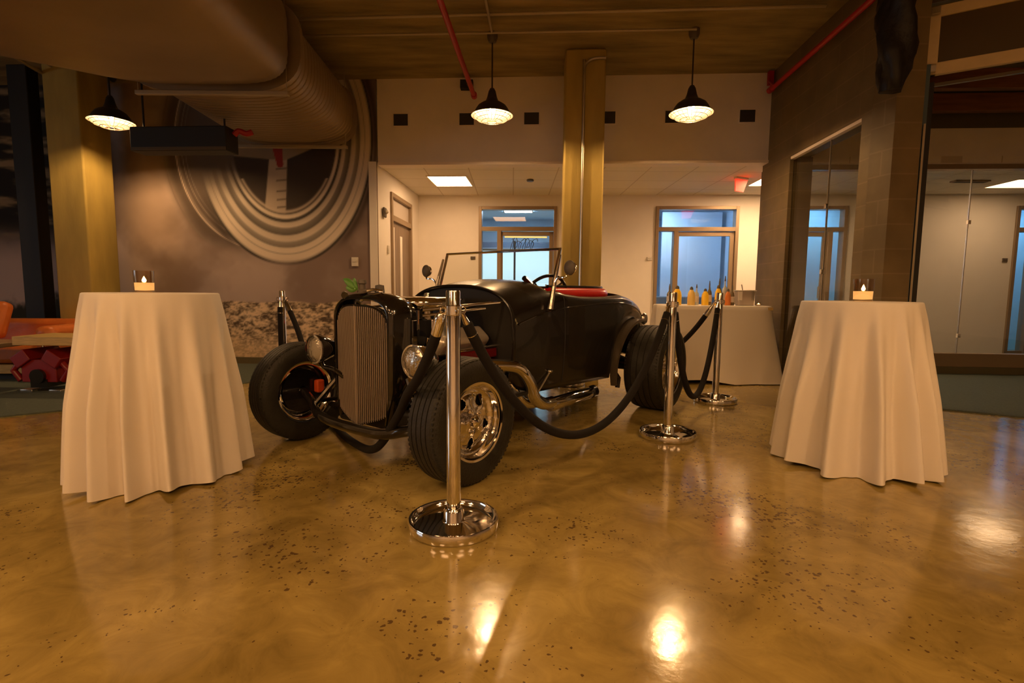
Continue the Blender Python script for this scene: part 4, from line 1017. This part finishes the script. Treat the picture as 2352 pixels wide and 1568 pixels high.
# engine
g = G(); g.box((-.47, YC, .50), (.52, .28, .34)); g.box((-.47, YC, .30), (.40, .22, .12))
for s_ in (-1, 1): g.box((-.47, YC+s_*.16, .62), (.52, .16, .16), Matrix.Rotation(-s_*.7, 3, 'X'))
g.box((-.21, YC, .50), (.05, .22, .26))
en = g.obj('engine', 'black_gloss', car, bevel=.01)
for s_ in (-1, 1):
    g = G(); g.box((-.50, YC+s_*.25, .71), (.46, .14, .13), Matrix.Rotation(-s_*.7, 3, 'X')); g.obj('valve_cover', 'satin_silver', en, bevel=.03)
    g = G(); g.box((-.56, YC+s_*.33, .615), (.44, .05, .065)); g.obj('plug_cover', 'red_glass', en, bevel=.012)
    g = G(); g.tube([(-.34, YC+s_*.355, .655), (-.78+.0, YC+s_*.355, .665)], .008, 8); g.obj('trim_bar', 'chrome', en)
    for k in range(4):
        x0 = -.34-.13*k; g = G(); g.tube(smoothpath([(x0, YC+s_*.26, .56), (x0-.02, YC+s_*.36, .545), (x0-.10, YC+s_*.42, .46), (-.78, YC+s_*.45, .36+.015*k)], 5), .020, 10); g.obj('header_pipe', 'chrome', en)
g = G()
for z, y in ((.74, YC), (.60, YC+.12), (.50, YC-.1)): g.lathe([(0, 0), (.07, 0), (.07, .012), (.055, .016), (.055, .03), (.07, .035), (.07, .045), (0, .045)], 24, (-.17, y, z), 'x')
g.obj('pulley', 'chrome', en)
g = G(); g.box((-.30, YC+.24, .80), (.16, .12, .12)); g.lathe([(0, 0), (.06, 0), (.065, .05), (.06, .12), (0, .12)], 20, (-.34, YC+.20, .74), 'x'); g.obj('alternator', 'chrome', en, bevel=.01)
g = G(); g.tube(smoothpath([(-.14, YC+.05, .86), (-.20, YC+.10, .90), (-.26, YC+.08, .82)], 5), .024, 10); g.tube(smoothpath([(-.12, YC+.16, .52), (-.20, YC+.22, .60), (-.3, YC+.24, .72)], 5), .018, 8); g.obj('radiator_hose', 'black_gloss', en)
g = G(); g.lathe([(0, 0), (.05, 0), (.05, .10), (0, .12)], 20, (-.45, YC, .80)); g.obj('carburetor', 'silver_plain', en)
g = G(); rings = []
for z, k in ((.905, .80), (.912, .95), (.93, 1), (.955, 1), (.975, .97), (.985, .85), (.990, .5)):
    rings.append([(-.43+.27*k*math.copysign(abs(math.cos(a))**.75, math.cos(a)), YC+.04+.20*k*math.copysign(abs(math.sin(a))**.85, math.sin(a)), z) for a in [2*PI*i/48 for i in range(48)]])
g.loft(rings); ac = g.obj('air_cleaner', 'chrome', en, ang=60)
g = G(); g.lathe([(0, 0), (.022, 0), (.018, .02), (0, .024)], 14, (-.43, YC+.04, .99)); g.obj('wing_nut', 'chrome', ac)
for yy, z0, z1 in ((YC+.275, .925, .955), (YC-.26, .92, .95)):
    g = G(); g.tube([(-.16, yy, z0-.01), (-.76, yy+.14 if yy > 0 else yy-.1, z1)], .011, 10); g.tube([(-.16, yy+.0, z0-.045), (-.62, yy+.10 if yy > 0 else yy-.08, z1-.04)], .008, 10); g.obj('support_rod', 'chrome', car)
# side exhaust
g = G(); g.tube(smoothpath([(-.50, YC+.33, .56), (-.62, YC+.43, .55), (-.80, YC+.50, .52), (-.90, YC+.53, .42), (-.97, YC+.53, .30), (-1.08, YC+.53, .235), (-1.20, YC+.53, .225)], 7), .044, 16)
g.tube(smoothpath([(-.55, YC+.30, .52), (-.70, YC+.40, .50), (-.80, YC+.44, .42), (-.88, YC+.46, .30), (-1.0, YC+.46, .235), (-1.2, YC+.46, .22)], 7), .032, 14)
ex = g.obj('exhaust_pipe', 'chrome', car, ang=70)
g = G(); g.lathe([(.038, 0), (.050, .03), (.050, .60), (.046, .62)], 28, (-1.80, YC+.52, .205), 'x', True); g.obj('muffler', 'chrome', ex)
g = G(); g.lathe([(.040, 0), (.051, -.005), (.053, -.06), (.044, -.07), (.036, -.06), (.034, 0)], 28, (-1.80, YC+.52, .205), 'x'); g.obj('muffler_tip', 'black_gloss', ex)
g = G(); g.tube([(-.98, YC+.55, .33), (-1.10, YC+.57, .46)], .007, 8); g.sphere((-1.105, YC+.57, .468), .020, 12, (1.2, 1, .7)); g.obj('brake_lever', 'brushed_steel', car)
# wheels
def wheel(x_, y_, R, W, rr, sgn, rear=False):
    c = (x_, y_, R); o_ = sgn
    hW = W/2
    def Y(v): return v*o_
    # rim barrel with both lips
    prof = [(rr-.012, -hW*.80), (rr+.010, -hW*.88), (rr+.012, -hW*.80), (rr-.002, -hW*.74)]
    g = G(); pr = [(rr+.008, Y(-hW*.90)), (rr+.012, Y(-hW*.82)), (rr-.014, Y(-hW*.76)), (rr-.030, Y(-hW*.45)), (rr-.040, Y(0)), (rr-.030, Y(hW*.40)), (rr-.018, Y(hW*.62)), (rr-.012, Y(hW*.80)), (rr+.004, Y(hW*.86)), (rr+.012, Y(hW*.90)), (rr+.008, Y(hW*.95)), (rr-.004, Y(hW*.93))]
    g.lathe([(a, b) for a, b in pr], 72, c, 'y')
    rim = g.obj('wheel', 'chrome', car, ang=50)
    # slotted disc
    NA, NR = 150, 30; ro = rr-.016; g = G()
    yof = lambda r: hW*(.42+.30*math.exp(-(r/.06)**2)+.10*math.exp(-((r-ro*.93)/.02)**2)-.12*math.exp(-((r-ro*.80)/.018)**2))
    for j in range(NR+1):
        r = .02+(ro-.02)*j/NR
        for k in range(NA):
            a = 2*PI*k/NA; g.V.append((c[0]+r*math.cos(a), c[1]+Y(yof(r)+.006*math.cos(5*a)*math.exp(-((r-ro*.55)/.04)**2)), c[2]+r*math.sin(a)))
    for j in range(NR):
        r = .02+(ro-.02)*(j+.5)/NR
        for k in range(NA):
            a = 2*PI*(k+.5)/NA; d = (a-.3) % (2*PI/5)-PI/5
            if ((r-ro*.66)/(ro*.17))**2+(d*r/(ro*.15))**2 < 1: continue
            g.F.append((j*NA+k, j*NA+(k+1) % NA, (j+1)*NA+(k+1) % NA, (j+1)*NA+k))
    g.obj('slotted_disc', 'chrome_wheel', rim, ang=50, solid=.006)
    g = G(); g.lathe([(.0, Y(hW*1.02)), (.018, Y(hW*1.0)), (.032, Y(hW*.88)), (.036, Y(hW*.55)), (.05, Y(hW*.52))], 28, c, 'y'); g.obj('hub_cap', 'chrome', rim)
    for k in range(5):
        g = G(); g.lathe([(0, Y(hW*.74)), (.009, Y(hW*.72)), (.010, Y(hW*.5))], 8, (c[0]+.058*math.cos(k*2*PI/5), c[1], c[2]+.058*math.sin(k*2*PI/5)), 'y'); g.obj('lug_nut', 'chrome', rim)
    # brake
    g = G(); g.lathe([(.03, Y(-.02)), (rr*.72, Y(-.02)), (rr*.72, Y(.0)), (.03, Y(.0))], 40, c, 'y'); g.obj('brake_disc', 'black_gloss', rim)
    g = G(); a = math.radians(20 if not rear else 90); g.box((c[0]-.11, c[1]-Y(.045), c[2]+.02), (.06, .05, .09)); g.obj('brake_caliper', 'orange_paint', rim, bevel=.012)
    # tire: profile from inner bead over the tread to the outer bead
    sd = R-rr; P = [(rr+.006, -hW*.84), (rr+sd*.10, -hW*.95), (rr+sd*.35, -hW*1.04), (rr+sd*.62, -hW*1.04), (rr+sd*.82, -hW*.97), (R-.012, -hW*.86), (R-.004, -hW*.76)]
    gr = []
    for gk in (-.5, -.17, .17, .5):
        gr += [(R-.001, hW*(gk-.035)), (R-.008, hW*(gk-.02)), (R-.008, hW*(gk+.02)), (R-.001, hW*(gk+.035))]
    P = P+gr+[(a_, -b_) for a_, b_ in P[::-1]]
    g = G(); g.lathe([(a_, Y(b_)) for a_, b_ in P], 120, c, 'y')
    for k in range(80):     # shoulder sipes
        a = 2*PI*k/80
        for s2 in (-1, 1):
            Rm_ = Matrix.Rotation(-a, 3, 'Y')
            g.box(Vector(c)+Vector((0, s2*hW*.80, 0))+Rm_ @ Vector((R-.0138, 0, 0)), (.010, hW*.20, .012), Rm_)
    tr = g.obj('tire', 'rubber', rim, ang=28)
    g = G(); g.lathe([(rr+sd*.34, Y(hW*1.043)), (rr+sd*.36, Y(hW*1.052)), (rr+sd*.38, Y(hW*1.043))], 90, c, 'y'); g.obj('sidewall_ring', 'rubber', rim)
    return rim
wheel(-.075, .760, .340, .195, .205, 1)
wheel(.0, -.690, .335, .175, .205, -1)
wheel(-2.46, .890, .370, .31, .235, 1, True)
wheel(-2.42, -.735, .370, .31, .235, -1, True)
g = G(); g.tube([(-.20, YC+.42, .42), (-.14, YC+.40, .44)], .025, 10); g.obj('frame_bolt', 'red_glass', car)
# green sprig by the radiator cap
t = thing('leaf_sprig', 'small green leaf sprig standing by the radiator cap', 'leaf', (-.905, 3.06, 1.035))
for a, b_, l_ in ((2.9, .55, .11), (3.3, .1, .075), (2.6, 1.0, .07)):
    g = G(); R_ = []
    for i in range(9):
        u = i/8; w_ = .028*math.sin(PI*u)**.8; c_ = Vector((math.cos(a)*math.cos(b_), math.sin(a)*math.cos(b_)*.3, math.sin(b_)))*l_*u; sd_ = Vector((0, .4, .9))*w_
        R_.append([c_-sd_, c_+Vector((0, -.004, 0)), c_+sd_])
    g.loft(R_, close=False); g.obj('leaf', 'leaf_green', t, solid=.001)
g = G(); g.tube([(0, 0, -.01), (-.02, 0, .02)], .002, 6); g.obj('stem', 'leaf_green', t)

# ---------------------------------------------------------------- daylight window assumed at the far left out of view, added for cool light
g = G(); g.box((-10.93, .5, 1.6), (.04, 3.4, 1.7)); o = struct(g.obj('window_5', 'assumed_daylight', smooth=False))

# ---------------------------------------------------------------- camera, world
w_ = bpy.data.worlds.new('world'); bpy.context.scene.world = w_; w_.use_nodes = True
w_.node_tree.nodes['Background'].inputs['Color'].default_value = (.02, .015, .01, 1); w_.node_tree.nodes['Background'].inputs['Strength'].default_value = .2
cd = bpy.data.cameras.new('camera'); cam = bpy.data.objects.new('camera', cd); COL.objects.link(cam)
cd.sensor_width = 36; cd.lens = 36*1192/2352; cd.clip_start = .02
M = Matrix.Rotation(math.radians(90-5.56), 4, 'X') @ Matrix.Rotation(math.radians(.49), 4, 'Z')
cam.matrix_world = Matrix.Translation((0, 0, 1.03)) @ M
sc = bpy.context.scene; sc.camera = cam
sc.view_settings.view_transform = 'Standard'; sc.view_settings.look = 'None'; sc.view_settings.exposure = 1.0; sc.view_settings.gamma = 1
sc.cycles.max_bounces = 8; sc.cycles.transparent_max_bounces = 16; sc.cycles.sample_clamp_indirect = 6; sc.cycles.caustics_reflective = False; sc.cycles.caustics_refractive = False
